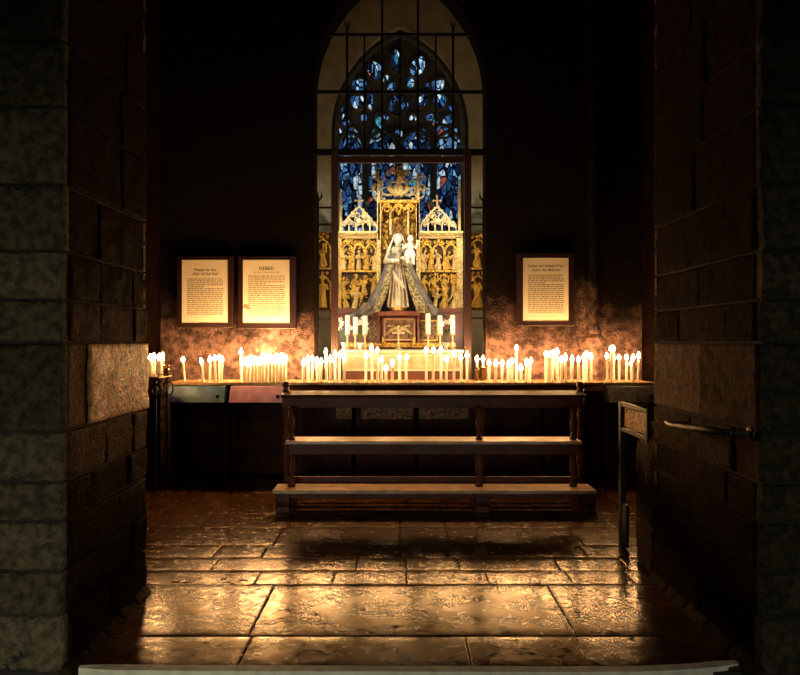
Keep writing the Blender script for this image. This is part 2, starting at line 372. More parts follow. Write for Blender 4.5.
# ------------------------------------------------------------------ structure: the two piers
COUR = [0, .26, .463, .686, .86, 1.088, 1.487, 1.68, 1.9, 2.2, 2.55, 2.85, 3.2, 3.55, 3.9, 4.3, 4.7, 5.1, 5.6, 6.3, 7.0]
def pier(side):
    s = -1 if side == 'left' else 1
    X = 1.505 if s < 0 else 1.60
    y0, y1 = (3.13, 4.17) if s < 0 else (3.10, 4.43)
    bm = B(); lay = tone_layer(bm); g = .007
    # reveal (faces the passage) and front (faces the nave) and far face
    for ci, (a, b_) in enumerate(zip(COUR, COUR[1:])):
        if s < 0:
            spl = {0: [.5], 1: [.35, .8], 2: [.6], 3: [.3, .75], 4: [.45, .8], 5: [.25] if 0 else [.24], 6: [.38, .8], 7: [.38, .8]}.get(ci, [R.uniform(.3, .7)])
        else:
            spl = {0: [.5], 1: [.35, .8], 2: [.6], 3: [.3, .75], 4: [.42, .8], 5: [.38, .62], 6: [.3, .74], 7: [.5]}.get(ci, [R.uniform(.3, .7)])
            spl = [1-q for q in reversed(spl)] if ci != 5 else [.02, .48]
        q = [0]+list(spl)+[1]
        for u0, u1 in zip(q, q[1:]):
            if u1-u0 < .03: continue
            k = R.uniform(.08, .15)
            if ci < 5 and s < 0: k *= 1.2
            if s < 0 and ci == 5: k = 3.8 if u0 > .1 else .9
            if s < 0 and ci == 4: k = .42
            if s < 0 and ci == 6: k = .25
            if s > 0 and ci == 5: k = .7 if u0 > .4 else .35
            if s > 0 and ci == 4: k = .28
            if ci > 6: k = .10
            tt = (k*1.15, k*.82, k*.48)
            ya, yb = y0+(y1-y0)*u0+(.05 if u0 == 0 else 0), y0+(y1-y0)*u1
            jut = .012 if k > 1 else R.uniform(-.01, .006)
            patch(bm, lay, Vector((s*(X-jut), ya+g, a+g)), Vector((0, yb-ya-2*g, 0)), Vector((0, 0, b_-a-2*g)), Vector((-s, 0, 0)), max(6, int((yb-ya)/.025)), max(6, int((b_-a)/.025)) if ci < 9 else 8, .008, .008, tt, ci*5+u0*9, .06, 7)
        # front
        xs = [X]; x = X
        while x < 3.4: x += R.uniform(.28, .62); xs.append(x)
        for xa, xb in zip(xs, xs[1:]):
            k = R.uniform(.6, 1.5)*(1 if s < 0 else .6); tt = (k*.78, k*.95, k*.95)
            P = Vector((s*xa+s*g, y0+R.uniform(-.008, .012), a+g)); U = Vector((s*(xb-xa-2*g), 0, 0))
            patch(bm, lay, P, U, Vector((0, 0, b_-a-2*g)), Vector((0, -1, 0)), max(6, int((xb-xa)/.03)), max(6, int((b_-a)/.03)) if ci < 9 else 6, .028, .016, tt, ci*11+xa, .06, 8)
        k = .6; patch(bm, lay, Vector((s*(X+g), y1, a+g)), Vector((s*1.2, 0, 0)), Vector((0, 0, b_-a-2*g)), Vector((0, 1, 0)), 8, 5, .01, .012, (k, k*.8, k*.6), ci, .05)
    # worn sloping foot stones along the reveal
    n = 26
    for i in range(5):
        ya = y0+.0+(y1-y0)*i/5; yb = y0+(y1-y0)*(i+1)/5
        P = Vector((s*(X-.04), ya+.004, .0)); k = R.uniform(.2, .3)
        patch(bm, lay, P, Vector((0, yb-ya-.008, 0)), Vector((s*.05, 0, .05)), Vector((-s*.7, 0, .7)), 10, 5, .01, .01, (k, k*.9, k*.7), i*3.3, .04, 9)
    if s > 0:  # lower plinth reaching further back, with a sloped top
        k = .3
        for (a, b_) in ((0, .3), (.3, .58), (.58, .82)):
            patch(bm, lay, Vector((X, 4.43, a+g)), Vector((0, .33, 0)), Vector((0, 0, b_-a-2*g)), Vector((-1, 0, 0)), 10, 8, .012, .012, (k, k*.85, k*.6), a*9, .05, 7)
        patch(bm, lay, Vector((X+.005, 4.43, .83)), Vector((0, .33, -.04)), Vector((.06, 0, .16)), Vector((-.93, 0, .3)), 10, 8, .016, .01, (.4, .33, .24), 4, .05, 9)
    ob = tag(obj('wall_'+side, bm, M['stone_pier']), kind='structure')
    bm = B(); box(bm, (s*(X+.022), y0+.03, 0), (s*3.5, y1-.02, 7.0))
    if s > 0: box(bm, (X+.02, y1-.03, 0), (X+1.2, 4.74, .84))
    tag(obj('wall_%s_core' % side, bm, M['mortar']), kind='structure')
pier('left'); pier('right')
# side walls of the chapel, ceiling
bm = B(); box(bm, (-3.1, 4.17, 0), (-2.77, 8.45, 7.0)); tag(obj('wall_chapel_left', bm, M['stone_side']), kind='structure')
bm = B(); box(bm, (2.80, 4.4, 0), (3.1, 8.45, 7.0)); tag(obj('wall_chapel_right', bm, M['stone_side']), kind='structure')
bm = B(); box(bm, (-3.5, 3.0, 7.0), (3.5, 10.4, 7.2)); tag(obj('ceiling', bm, M['ceil']), kind='structure')
# back wall with the pointed opening
bm = B()
hw, y0p, RR = 86, 90, 140
D0, D1 = 8.1, 8.42
sill = 1.02
arc = [(-1.0, sill)]
pts = arch_pts(400, hw, y0p, RR, 375, 22)
op = pw(pts, D0); op[0] = (op[0][0], sill); op[-1] = (op[-1][0], sill)
half = len(op)//2
apex = op[half]
def wallside(s):
    xo = s*2.9
    L = [(x*1, z) for x, z in (op[:half+1] if s < 0 else list(reversed(op[half:])))]
    poly = [(xo, 0), (0, 0), (0, sill)] + L + [(0, 7.0), (xo, 7.0)] if False else None
    # strips from arch edge to the outer side
    for (xa, za), (xb, zb) in zip(L, L[1:]):
        prism(bm, [(xo, za), (xa, za), (xb, zb), (xo, zb)], D0, D1)
    prism(bm, [(xo, apex[1]), (0, apex[1]), (0, 7.0), (xo, 7.0)], D0, D1)
    prism(bm, [(xo, 0), (0, 0), (0, sill), (xo, sill)], D0, D1)
wallside(-1); wallside(1)
bmesh.ops.remove_doubles(bm, verts=bm.verts, dist=1e-5)
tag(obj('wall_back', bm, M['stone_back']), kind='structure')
# niche behind the opening
bm = B()
box(bm, (-1.5, 8.42, .78), (1.5, 10.3, .9)); tag(obj('floor_niche', bm, M['maroon']), kind='structure')
bm = B(); box(bm, (-1.62, 8.42, .8), (-1.48, 10.3, 7.0)); box(bm, (1.48, 8.42, .8), (1.62, 10.3, 7.0)); tag(obj('wall_niche_sides', bm, M['plaster']), kind='structure')
bm = B()
WD = 10.0
rec = pw(arch_pts(400, 69, 130, 112, 300, 16), WD); hh = len(rec)//2
for s, L in ((-1, rec[:hh+1]), (1, list(reversed(rec[hh:])))):
    for (xa, za), (xb, zb) in zip(L, L[1:]): prism(bm, [(s*1.5, za), (xa, za), (xb, zb), (s*1.5, zb)], WD, WD+.2)
    prism(bm, [(s*1.5, rec[hh][1]), (0, rec[hh][1]), (0, 7.0), (s*1.5, 7.0)], WD, WD+.2)
box(bm, (-1.5, WD, .8), (1.5, WD+.2, rec[0][1]))
tag(obj('wall_niche_back', bm, M['plaster']), kind='structure')
# window: stone plate, mouldings, glass
win = empty('window_1', (0, WD+.12, 2.6)); tag(win, kind='structure')
GD = WD+.13
bm = B(); prism(bm, pw(arch_pts(400, 70, 130, 113, 300, 16), GD), GD+.03, GD+.12); obj('window_tracery_plate', bm, M['tracery'], win)
def oval(cx, cy, rx, ry, ang=0, tear=0, n=14):
    L = []
    for i in range(n):
        a = 2*PI*i/n; x = rx*math.sin(a); y = -ry*math.cos(a)
        if tear: x *= (1-tear*max(0, math.cos(a))**1)
        c, s = math.cos(ang), math.sin(ang)
        L.append((cx+x*c-y*s, cy+x*s+y*c))
    return L
gb, tb = B(), B()
big = [(396, 60, 6.5, 12, 0), (375, 70, 9, 11, -.5), (418, 66, 8.5, 12, .5), (359, 86, 9.5, 9, -.9), (357, 101, 9, 8, -1.2), (438, 85, 7.5, 9, .8), (440, 101, 8.5, 8.5, 1.2), (423, 100, 7, 8, .6),
       (448, 120, 5.5, 8, .7), (443, 131, 8, 7, .6), (379, 121, 5, 9, -.2), (376, 133, 5.5, 6, 0), (345, 120, 5, 8, -.4), (352, 133, 7.5, 6.5, 0), (397, 105, 9.5, 11.5, 0), (413, 118, 5, 5, 0), (422, 133, 6, 6, 0), (399, 133, 5, 6, 0)]
for cx, cy, rx, ry, a in big:
    o_l = oval(cx, cy, rx, ry, a, .35)
    tube(tb, [(x, GD+.005, z) for x, z in pw(o_l, GD)], .022, 6, True)
    if cx == 397:   # ring of small petals
        for k in range(8):
            aa = 2*PI*k/8+.3
            if k in (1, 2): continue
            prism(gb, pw(oval(cx+6.5*math.cos(aa), cy+7.5*math.sin(aa), 2.3, 3.0, aa+PI/2, .2, 8), GD), GD, GD+.035)
    else: prism(gb, pw(oval(cx, cy, rx*.86, ry*.88, a, .35), GD), GD, GD+.035)
for cx, cy, r_ in [(341, 108, 3), (370, 97, 3), (385, 78, 3), (371, 105, 3), (410, 82, 4), (392, 87, 4), (428, 86, 2.5), (452, 107, 3), (455, 132, 3), (338, 131, 3), (386, 117, 2.5), (405, 104, 3), (364, 117, 3), (430, 117, 3), (435, 122, 2.5)]:
    prism(gb, pw(oval(cx, cy, r_, r_*1.3, R.uniform(-1, 1), .4, 8), GD), GD, GD+.035)
obj('window_pane', gb, M['glass2'], win)
gb = B()
lights = [(337.5, 363), (368, 396), (402, 431), (436, 462.5)]
for x0, x1 in lights:
    c_, h_ = (x0+x1)/2, (x1-x0)/2
    prism(gb, pw(arch_pts(c_, h_, 148, h_*1.15, 262, 8), GD), GD, GD+.035)
    tube(tb, [(x, GD, z) for x, z in pw(arch_pts(c_, h_+1, 148, (h_+1)*1.15, 262, 8), GD)], .03, 6)
obj('lancet_pane', gb, M['glass'], win)
for cx in (366, 399, 433): pbox(tb, cx-1.6, 150, cx+1.6, 262, GD-.06, GD+.03)
tube(tb, [(x, GD-.02, z) for x, z in pw(arch_pts(400, 63.5, 130, 103, 262, 16), GD)], .045, 8)
obj('window_tracery', tb, M['tracery'], win, smooth=True)
gb = B()
for yy in (176, 190, 204, 218, 232):
    a, b_ = W(337, yy, GD-.012), W(463, yy, GD-.012); tube(gb, [a, b_], .005, 5)
obj('window_bars', gb, M['iron'], win)

# engaged stone shaft with base on the back wall, right
def shaft(name, px, s=1.0):
    bm = B(); c = W(px, 340, 8.06)
    prof = [(.17, .0), (.17, 1.36), (.155, 1.40), (.155, 1.52), (.12, 1.56), (.125, 1.60), (.085, 1.68), (.085, 5.9)]
    lathe(bm, [(r*s*.75, z) for r, z in prof], (c.x, 8.1, 0.01), 14)
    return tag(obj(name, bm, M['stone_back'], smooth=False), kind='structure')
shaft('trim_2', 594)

# ------------------------------------------------------------------ grille in the opening
gr = empty('iron_grille', (0, 8.2, sill)); tag(gr, 'tall black iron grille of bars filling the pointed arch opening', 'grille')
GY = 8.2
def gp(px, py): return W(px, py, 8.1) + Vector((0, GY-8.1, 0))
def hbar(py, x0, x1, h, dd=.03, name='cross_bar', mat_='iron'):
    a, b_ = gp(x0, py), gp(x1, py); bm = B(); box(bm, (a.x, GY-dd/2, a.z-h/2), (b_.x, GY+dd/2, a.z+h/2)); return obj(name, bm, M[mat_], gr)
hbar(31, 327, 473, .028); hbar(89, 313.5, 486.5, .036); hbar(150, 313.5, 486.5, .07, .05)
hbar(157.5, 336, 464, .075, .03, 'transom_board', 'ironb')
for x, top, r in ((346.6, 24, .012), (364, 31, .009), (382, -25, .011), (400, 31, .009), (418, -25, .011), (436, 31, .009), (453.6, 24, .012)):
    a, b_ = gp(x, 148), gp(x, top); bm = B(); tube(bm, [a+Vector((0, -.02, 0)), b_+Vector((0, -.02, 0))], r*1.25, 8)
    if top == 24:   # fleuron tip
        for s in (-1, 0, 1):
            tube(bm, [b_+Vector((0, -.02, -.02)), b_+Vector((s*.03, -.02, .03)), b_+Vector((s*.035, -.02, .085))], [.009, .008, .002], 6)
    obj('vertical_bar', bm, M['iron'], gr)
for x0, x1 in ((330.5, 337.5), (465, 472)):
    a, b_ = gp(x0, 376), gp(x1, 148); bm = B(); box(bm, (a.x, GY-.035, sill), (b_.x, GY+.035, b_.z)); obj('door_post', bm, M['ironb'], gr, bevel=.005)
for x0, x1, fx in ((313.8, 331, 317), (471.5, 486.2, 484.5)):
    for yy in (206, 223): hbar(yy, x0, x1, .02)
    b_ = gp(fx, 200); bm = B()
    tube(bm, [gp(fx, 376)+Vector((0, 0, 0)), b_], .012, 8)
    for s in (-1, 0, 1): tube(bm, [b_, b_+Vector((s*.04, 0, .05)), b_+Vector((s*.045, 0, .13))], [.012, .012, .002], 6)
    obj('fleuron_bar', bm, M['iron'], gr)
    hbar(318, x0, x1, .02)

# ------------------------------------------------------------------ figures: carved people, joined into one skin by remeshing
def skin(bm, voxel, smooth=2):
    me = bpy.data.meshes.new('tmp'); bm.to_mesh(me); bm.free()
    o = bpy.data.objects.new('tmp', me); C.objects.link(o)
    r = o.modifiers.new('r', 'REMESH'); r.mode = 'VOXEL'; r.voxel_size = voxel
    s = o.modifiers.new('s', 'SMOOTH'); s.iterations = smooth; s.factor = .5
    dg = bpy.context.evaluated_depsgraph_get(); dg.update()
    out = bpy.data.meshes.new_from_object(o.evaluated_get(dg))
    bpy.data.objects.remove(o); bpy.data.meshes.remove(me)
    for p in out.polygons: p.use_smooth = True
    return out
def meshobj(name, me, mat_, parent, loc=(0, 0, 0), rot=(0, 0, 0), scale=1):
    o = bpy.data.objects.new(name, me); C.objects.link(o); o.parent = parent
    if mat_ and not me.materials: me.materials.append(mat_)
    o.location = Vector(loc)-(off(parent) if parent else Vector()); o.rotation_euler = rot; o.scale = (scale,)*3 if not isinstance(scale, tuple) else scale
    return o
def relief_person(kind):
    bm = B()
    lean = {0: .0, 1: .12, 2: -.12, 3: .05}[kind]
    lathe(bm, [(.13, 0), (.15, .05), (.13, .25), (.10, .5), (.12, .66), (.13, .74), (.05, .8), (.04, .84)], (0, 0, 0), 16, 1, .7, .09, 5)
    ball(bm, (lean*.3, -.01, .92), .075, .85, .95, 1.15)
    ball(bm, (lean*.3, .02, .95), .082, .95, .95, 1.0)
    hands = {0: ((-.05, -.16, .6), (.05, -.16, .62)), 1: ((-.12, -.2, .85), (.22, -.15, .55)), 2: ((-.24, -.12, .7), (.1, -.2, .78)), 3: ((-.2, -.1, .4), (.2, -.12, .95))}[kind]
    for s, h in ((-1, hands[0]), (1, hands[1])):
        tube(bm, [(s*.12, 0, .74), (s*.19, -.06, .6), h], [.05, .045, .03], 8); ball(bm, h, .035)
    if kind in (1, 3): # mantle swag
        tube(bm, [(-.16, -.05, .7), (-.02, -.13, .5), (.15, -.08, .3), (.2, 0, .05)], [.03, .05, .05, .04], 8)
    if kind == 2:
        tube(bm, [(.16, -.05, .7), (.02, -.14, .45), (-.15, -.08, .2), (-.17, 0, .03)], [.03, .05, .05, .05], 8)
    if lean: 
        for v in bm.verts: v.co.x += lean*v.co.z*v.co.z
    return skin(bm, .016)
persons = [relief_person(k) for k in range(4)]
for p in persons: p.materials.append(M['gold'])
persons_pale = [p.copy() for p in persons]
for p in persons_pale: p.materials[0] = M['palegold']

# ------------------------------------------------------------------ the gilded altarpiece
AD = 9.62
ap = empty('altarpiece', (0, AD, 1.38)); tag(ap, 'gilded carved wooden altarpiece with relief panels behind the statue in the arch', 'altarpiece')
def fretwork(bm, cx, peak, x0, x1, ybot, d, n=26, r=.008):
    """pierced gothic crest filling the triangle with curls and small arches"""
    def top(x): return peak+(ybot-peak)*(abs(x-cx)/((x1-x0)/2))**1.2*.8
    L = [(x0+(x1-x0)*i/16, top(x0+(x1-x0)*i/16)) for i in range(17)]
    tube(bm, [W(x, y, d) for x, y in L], r*1.5, 6)
    k = 5
    for i in range(k):   # row of small pointed arches
        a = x0+(x1-x0)*i/k; b_ = x0+(x1-x0)*(i+1)/k; h_ = (b_-a)/2
        tube(bm, [W(x, y, d) for x, y in arch_pts((a+b_)/2, h_, ybot-5, h_*1.3, ybot, 5)], r, 5)
    rr = random.Random(int(cx*10))
    for i in range(n):
        x = rr.uniform(x0+2, x1-2); yt = top(x)
        if yt > ybot-7: continue
        y = rr.uniform(yt+1, ybot-6); R0 = rr.uniform(1.4, 3.4); a0 = rr.uniform(0, 6.28); s = rr.choice((-1, 1))
        tube(bm, [W(x+R0*(1-t/9)*math.cos(a0+s*t*.65), y+R0*(1-t/9)*math.sin(a0+s*t*.65), d-.01*rr.random()) for t in range(8)], [r*(1.1-t*.09) for t in range(8)], 5)
    for i in range(9):   # crockets along the edge
        x = x0+(x1-x0)*(i+.5)/9; y = top(x)
        ball(bm, W(x, y-1.2, d), .014, seg=6)
def cross_finial(bm, cx, y0, y1, d):
    tube(bm, [W(cx, y1, d), W(cx, y0, d)], .010, 6); ym = y0+(y1-y0)*.42
    tube(bm, [W(cx-3.4, ym, d), W(cx+3.4, ym, d)], .010, 6)
    for p in ((cx, y0), (cx-3.6, ym), (cx+3.6, ym), (cx, y1)): ball(bm, W(*p, d), .016, seg=8)
def pinnacle(px, y0, y1, d, wpx=2.0, m='palegold', par=None):
    bm = B(); pbox(bm, px-wpx, y0+(y1-y0)*.3, px+wpx, y1, d, d+.05)
    a = W(px, y0, d+.025); b_ = W(px, y0+(y1-y0)*.3, d+.025); w_ = wpx*d/F
    vs = [bm.verts.new(b_+Vector((sx*w_, sy*.03, 0))) for sx, sy in ((-1, -1), (1, -1), (1, 1), (-1, 1))]; t = bm.verts.new(a)
    for i in range(4): bm.faces.new((vs[i], vs[(i+1) % 4], t))
    for k in range(5):
        f = k/5
        for s in (-1, 1): ball(bm, b_.lerp(a, f)+Vector((s*w_*(1-f)*1.15, -.01, 0)), .010, seg=6)
    ball(bm, a, .016, seg=8)
    return obj('pinnacle', bm, M[m], par or ap)
# wings
def wing(x0, x1, y0, y1, d, name='relief_panel', fig=1, narrow=False):
    bm = B(); pbox(bm, x0, y0, x1, y1, d, d+.06); pn = obj(name, bm, M['ground'], ap)
    bm = B(); fw = 1.3 if not narrow else 1.0
    for q in ((x0, y0, x0+fw, y1), (x1-fw, y0, x1, y1), (x0, y0, x1, y0+fw), (x0, y1-fw-.6, x1, y1)): pbox(bm, *q, d-.05, d+.02)
    obj('panel_frame', bm, M['palegold'] if not narrow else M['oldgold'], pn, bevel=.003)
    ym = y0+(y1-y0)*.46
    bm = B(); pbox(bm, x0+fw, ym-.8, x1-fw, ym+.8, d-.045, d)
    k = 3 if not narrow else 1
    for r0, yt, yb in ((0, y0+fw+1, ym-1), (1, ym+2, y1-fw-1)):
        kk = k if r0 == 0 else 1
        for i in range(kk):
            a = x0+fw+(x1-x0-2*fw)*i/kk; b_ = x0+fw+(x1-x0-2*fw)*(i+1)/kk; h_ = (b_-a)/2
            if kk > 1 or narrow:
                tube(bm, [W(x, y, d-.02) for x, y in arch_pts((a+b_)/2, h_-.4, yt+h_*1.6+3, h_*1.4, yb, 6)], .014, 6)
                for t in range(3): tube(bm, [W(a+h_+(t-1)*h_*.55+1.1*math.cos(u*1.05), yt+3+1.4*math.sin(u*1.05), d-.02) for u in range(6)], .008, 5, True)
    n = 22 if not narrow else 8   # foliate cresting under the top rail
    rr = random.Random(int(x0))
    for i in range(n):
        x = rr.uniform(x0+fw+1, x1-fw-1); y = rr.uniform(y0+fw+.5, y0+fw+6.5); a0 = rr.uniform(0, 6)
        tube(bm, [W(x+1.7*(1-t/7)*math.cos(a0+t*.8), y+1.7*(1-t/7)*math.sin(a0+t*.8), d-.02) for t in range(6)], .008, 5)
    obj('arcade', bm, M['gold'], pn)
    if narrow:
        for r0, (yt, yb) in enumerate(((y0+12, ym-1), (ym+9, y1-3))):
            h = (yb-yt)*d/F; p = W((x0+x1)/2, yb, d-.01)
            meshobj('carved_figure', persons[rr.randrange(4)], None, pn, p, (0, 0, rr.uniform(-.4, .4)), h*1.02)
        return pn
    vb = B()
    for i in range(60):   # carved vine filling the scene grounds
        x = rr.uniform(x0+fw+1, x1-fw-1); y = rr.uniform(ym+3, y1-fw-2) if i % 3 else rr.uniform(y0+8, ym-2); a0 = rr.uniform(0, 6)
        tube(vb, [W(x+1.9*(1-t/7)*math.cos(a0+t*.9), y+1.9*(1-t/7)*math.sin(a0+t*.9), d-.008) for t in range(6)], .009, 5)
    obj('carved_vine', vb, M['gold'], pn)
    for i in range(5):
        x = x0+fw+2.2+(x1-x0-2*fw-4.4)*i/4; h = rr.uniform(.24, .28); p = W(x, ym-1, d-.015)
        meshobj('carved_figure', (persons if i % 2 else persons_pale)[rr.randrange(4)], None, pn, p, (0, 0, rr.uniform(-.5, .5)), h)
    for i in range(4):
        x = x0+fw+3+(x1-x0-2*fw-6)*i/3; p = W(x+rr.uniform(-1, 1), y1-14-rr.uniform(0, 3), d-.012)
        meshobj('carved_figure', persons[rr.randrange(4)], None, pn, p, (0, 0, rr.uniform(-.6, .6)), rr.uniform(.26, .3))
    for i in range(4):
        x = x0+fw+3+(x1-x0-2*fw-6)*(i+.15)/3.3; p = W(x, y1-fw-1, d-.05)
        meshobj('carved_figure', (persons_pale if i % 2 else persons)[rr.randrange(4)], None, pn, p, (0, rr.uniform(-.35, .35), rr.uniform(-.7, .7)), rr.uniform(.23, .3))
    return pn
wing(340, 378, 237, 311, AD); wing(419, 458, 237, 311, AD)
wing(313, 332, 232, 311, AD+.02, 'side_wing', narrow=True); wing(468, 488, 232, 311, AD+.02, 'side_wing', narrow=True)
bm = B(); pbox(bm, 458, 237, 463, 311, AD-.03, AD+.04); obj('outer_post', bm, M['palegold'], ap, bevel=.005)
bm = B(); pbox(bm, 337.5, 237, 340, 311, AD-.03, AD+.04); obj('outer_post', bm, M['gold'], ap, bevel=.005)
for x0, x1 in ((338, 380), (417, 463)):
    bm = B(); pbox(bm, x0, 231, x1, 233, AD-.10, AD+.05); pbox(bm, x0+.6, 233, x1-.6, 236.6, AD-.07, AD+.05)
    n = int((x1-x0)/2.4)
    for i in range(n): ball(bm, W(x0+1.2+2.4*i, 234.3, AD-.09), .014, seg=7)
    obj('cornice', bm, M['palegold'], ap)
    bm = B(); pbox(bm, x0, 308, x1, 312.5, AD-.08, AD+.05); obj('base_moulding', bm, M['maroon'], ap, bevel=.01)
for cx, x0, x1 in ((359, 342, 377), (437, 421, 456)):
    bm = B(); fretwork(bm, cx, 207, x0, x1, 231, AD-.03, 60); cross_finial(bm, cx, 196, 207, AD-.03)
    ball(bm, W(cx, 221, AD-.05), .04, 1, .5, 1.1)
    obj('pierced_crest', bm, M['silver'], ap)
pinnacle(340.5, 190, 231, AD-.05, 1.1); pinnacle(459.5, 181, 231, AD-.05, 1.3)
# central shrine
bm = B(); pbox(bm, 378, 202, 419, 313, AD+.06, AD+.12); sh = obj('shrine_back', bm, M['oldgold'], ap)
bm = B(); pbox(bm, 377.5, 202, 381, 313, AD-.1, AD+.1); pbox(bm, 416, 202, 419.5, 313, AD-.1, AD+.1); obj('shrine_post', bm, M['palegold'], ap, bevel=.006)
bm = B(); pbox(bm, 377, 199.5, 420, 202.5, AD-.14, AD+.1); obj('shrine_cornice', bm, M['gold'], ap, bevel=.008)
bm = B()
for i in range(3):
    a, b_ = 381+35/3*i, 381+35/3*(i+1)
    tube(bm, [W(x, y, AD-.05) for x, y in arch_pts((a+b_)/2, (b_-a)/2, 212, 8.5, 218, 6)], .016, 6)
    tube(bm, [W((a+b_)/2+2.6*math.cos(u), 209+2.6*math.sin(u), AD-.05) for u in [k*PI/4 for k in range(8)]], .01, 5, True)
rr = random.Random(5)
for i in range(46):
    x, y = rr.uniform(382, 415), rr.uniform(203, 232); a0 = rr.uniform(0, 6)
    if 386 < x < 411 and y > 222: continue
    tube(bm, [W(x+2*(1-t/7)*math.cos(a0+t*.8), y+2*(1-t/7)*math.sin(a0+t*.8), AD-.03+.05*rr.random()) for t in range(6)], .011, 5)
obj('canopy_tracery', bm, M['gold'], ap)
for x in (390.5, 408):
    bm = B(); tube(bm, [W(x, 235, AD-.02), W(x, 210, AD-.02)], .016, 8); ball(bm, W(x, 209, AD-.02), .028); obj('slender_column', bm, M['palegold'], ap)
for x in (384, 413):
    for yb in (250, 275, 300):
        meshobj('carved_figure', persons[rr.randrange(4)], None, sh, W(x, yb, AD), (0, 0, rr.uniform(-.4, .4)), .26)
# crest above the shrine: curling vine, cartouche and pinnacles
bm = B()
for s in (-1, 1):
    for (ox, oy, R0, a0, n, tw) in ((6, 186, 9, 1.6, 12, 1), (12, 190, 7, 2.2, 12, -1), (17, 178, 6, 0, 11, 1), (22, 187, 5.5, 1.2, 11, -1), (9, 174, 6, 3, 11, 1), (15, 196, 4, 2, 10, -1), (21, 196, 3.5, 0, 10, 1), (4, 196, 4, 0, 10, -1), (24, 178, 4, 4, 9, 1)):
        tube(bm, [W(398.5+s*(ox+R0*(1-t/(n+2))*math.cos(a0+tw*t*.5)), oy+R0*.8*(1-t/(n+2))*math.sin(a0+tw*t*.5), AD-.04-.002*t) for t in range(n)], [.018*(1-t/(n+3)) for t in range(n)], 6)
    for k in range(12):
        ball(bm, W(398.5+s*rr.uniform(3, 26), rr.uniform(172, 198), AD-.05), rr.uniform(.014, .026), 1, .6, 1.3, 7)
obj('crest_scrollwork', bm, M['silver'], ap)
bm = B(); ball(bm, W(398.5, 190, AD-.05), .085, 1, .4, 1.1, 14)
for s in (-1, 1):
    tube(bm, [W(398.5+s*2, 196, AD-.06), W(398.5+s*9, 189, AD-.08), W(398.5+s*8, 181, AD-.06)], [.03, .035, .012], 8)
obj('cartouche', bm, M['palegold'], ap, smooth=True)
meshobj('crest_figure', persons_pale[1], None, ap, W(398.5, 184, AD-.05), (0, 0, 0), .26)
pinnacle(378.5, 168, 240, AD-.1, 1.4); pinnacle(418, 165, 240, AD-.1, 1.4)
# predella under the shrine
pd = 9.5
bm = B(); pbox(bm, 337, 312.5, 463, 349, pd+.1, pd+.16); obj('predella_back', bm, M['maroon'], ap)
bm = B(); pbox(bm, 382, 317, 416.5, 341.5, pd-.04, pd+.06); cb = obj('predella_box', bm, M['maroon'], ap, bevel=.01)
bm = B(); pbox(bm, 385.5, 320, 413.5, 339, pd-.05, pd-.03); obj('inlay', bm, M['speck'], cb)
bm = B()
for q in ((383.5, 318.3, 415.2, 320), (383.5, 339, 415.2, 340.6), (383.5, 318.3, 385.4, 340.6), (413.4, 318.3, 415.2, 340.6)): pbox(bm, *q, pd-.065, pd-.03)
obj('box_frame', bm, M['oakworn'], cb, bevel=.003)
bm = B()
for s in (-1, 1): tube(bm, [W(399+s*1.5, 327, pd-.06), W(399+s*7, 329, pd-.06), W(399+s*12.5, 334, pd-.06)], [.018, .022, .012], 8)
for s in (-1, 1): tube(bm, [W(399, 332, pd-.06), W(399+s*5, 326.5, pd-.06), W(399+s*11, 325.5, pd-.06)], .012, 8)
obj('carved_sprays', bm, M['silver'], cb)
for x0, x1 in ((366, 381), (418, 438)):
    bm = B(); pbox(bm, x0, 320, x1, 341, pd, pd+.08); q = obj('predella_panel', bm, M['speck'], ap)
    bm = B()
    for c in ((x0, 320, x1, 321.5), (x0, 339.4, x1, 341), (x0, 320, x0+1.4, 341), (x1-1.4, 320, x1, 341)): pbox(bm, *c, pd-.02, pd+.01)
    obj('panel_frame', bm, M['gold'] if x0 > 400 else M['maroon'], q)
bm = B(); pbox(bm, 345, 342.5, 456, 347.3, pd-.1, pd+.08); obj('gilded_step', bm, M['gold'], ap, bevel=.008)
for x in (383.5, 414):
    bm = B(); c = W(x, 347.3, pd-.13); lathe(bm, [(.03, 0), (.035, .02), (.02, .04), (.028, .07), (.018, .1), (.03, .125), (.01, .15)], c, 12); obj('gilded_knob', bm, M['gold'], ap, smooth=True)
bm = B(); pbox(bm, 377, 311, 420, 315.5, pd-.36, pd+.08); obj('statue_shelf', bm, M['maroon'], ap, bevel=.012)
for s in (378.5, 418.5):
    bm = B(); pbox(bm, s-1.2, 315, s+1.2, 343, pd-.12, pd+.08); obj('bracket', bm, M['maroon'], ap, bevel=.006)

# ------------------------------------------------------------------ altar table
ad = 8.85; AT = 1.372
al = empty('altar', (0, 9.15, .9)); tag(al, 'low altar table with cream marble front and maroon base inside the arch', 'altar')
a, b_ = W(342, 371, ad), W(463, 352, ad)
bm = B(); box(bm, (a.x, ad, a.z), (b_.x, 9.55, AT-.03)); obj('altar_front', bm, M['cream'], al, bevel=.008)
bm = B()
box(bm, (a.x, ad-.015, a.z), (b_.x, ad+.01, a.z+.022)); box(bm, (a.x, ad-.015, AT-.075), (b_.x, ad+.01, AT-.06))
for x in (a.x, a.x+.28, b_.x-.30, b_.x-.02): box(bm, (x, ad-.014, a.z), (x+.02, ad+.01, AT-.06))
obj('border_moulding', bm, M['linen'], al, bevel=.003)
bm = B()
rr = random.Random(3)
for s in (-1, 1):
    bm = B()
    for k in range(5):
        x = s*(.12+.1*k); z = a.z+.10; tube(bm, [(x+.05*math.cos(t*.7)*(1-t/10), ad-.006, z+.04*math.sin(t*.7)*(1-t/10)) for t in range(8)], .005, 5)
    obj('carved_scroll', bm, M['silver'], al)
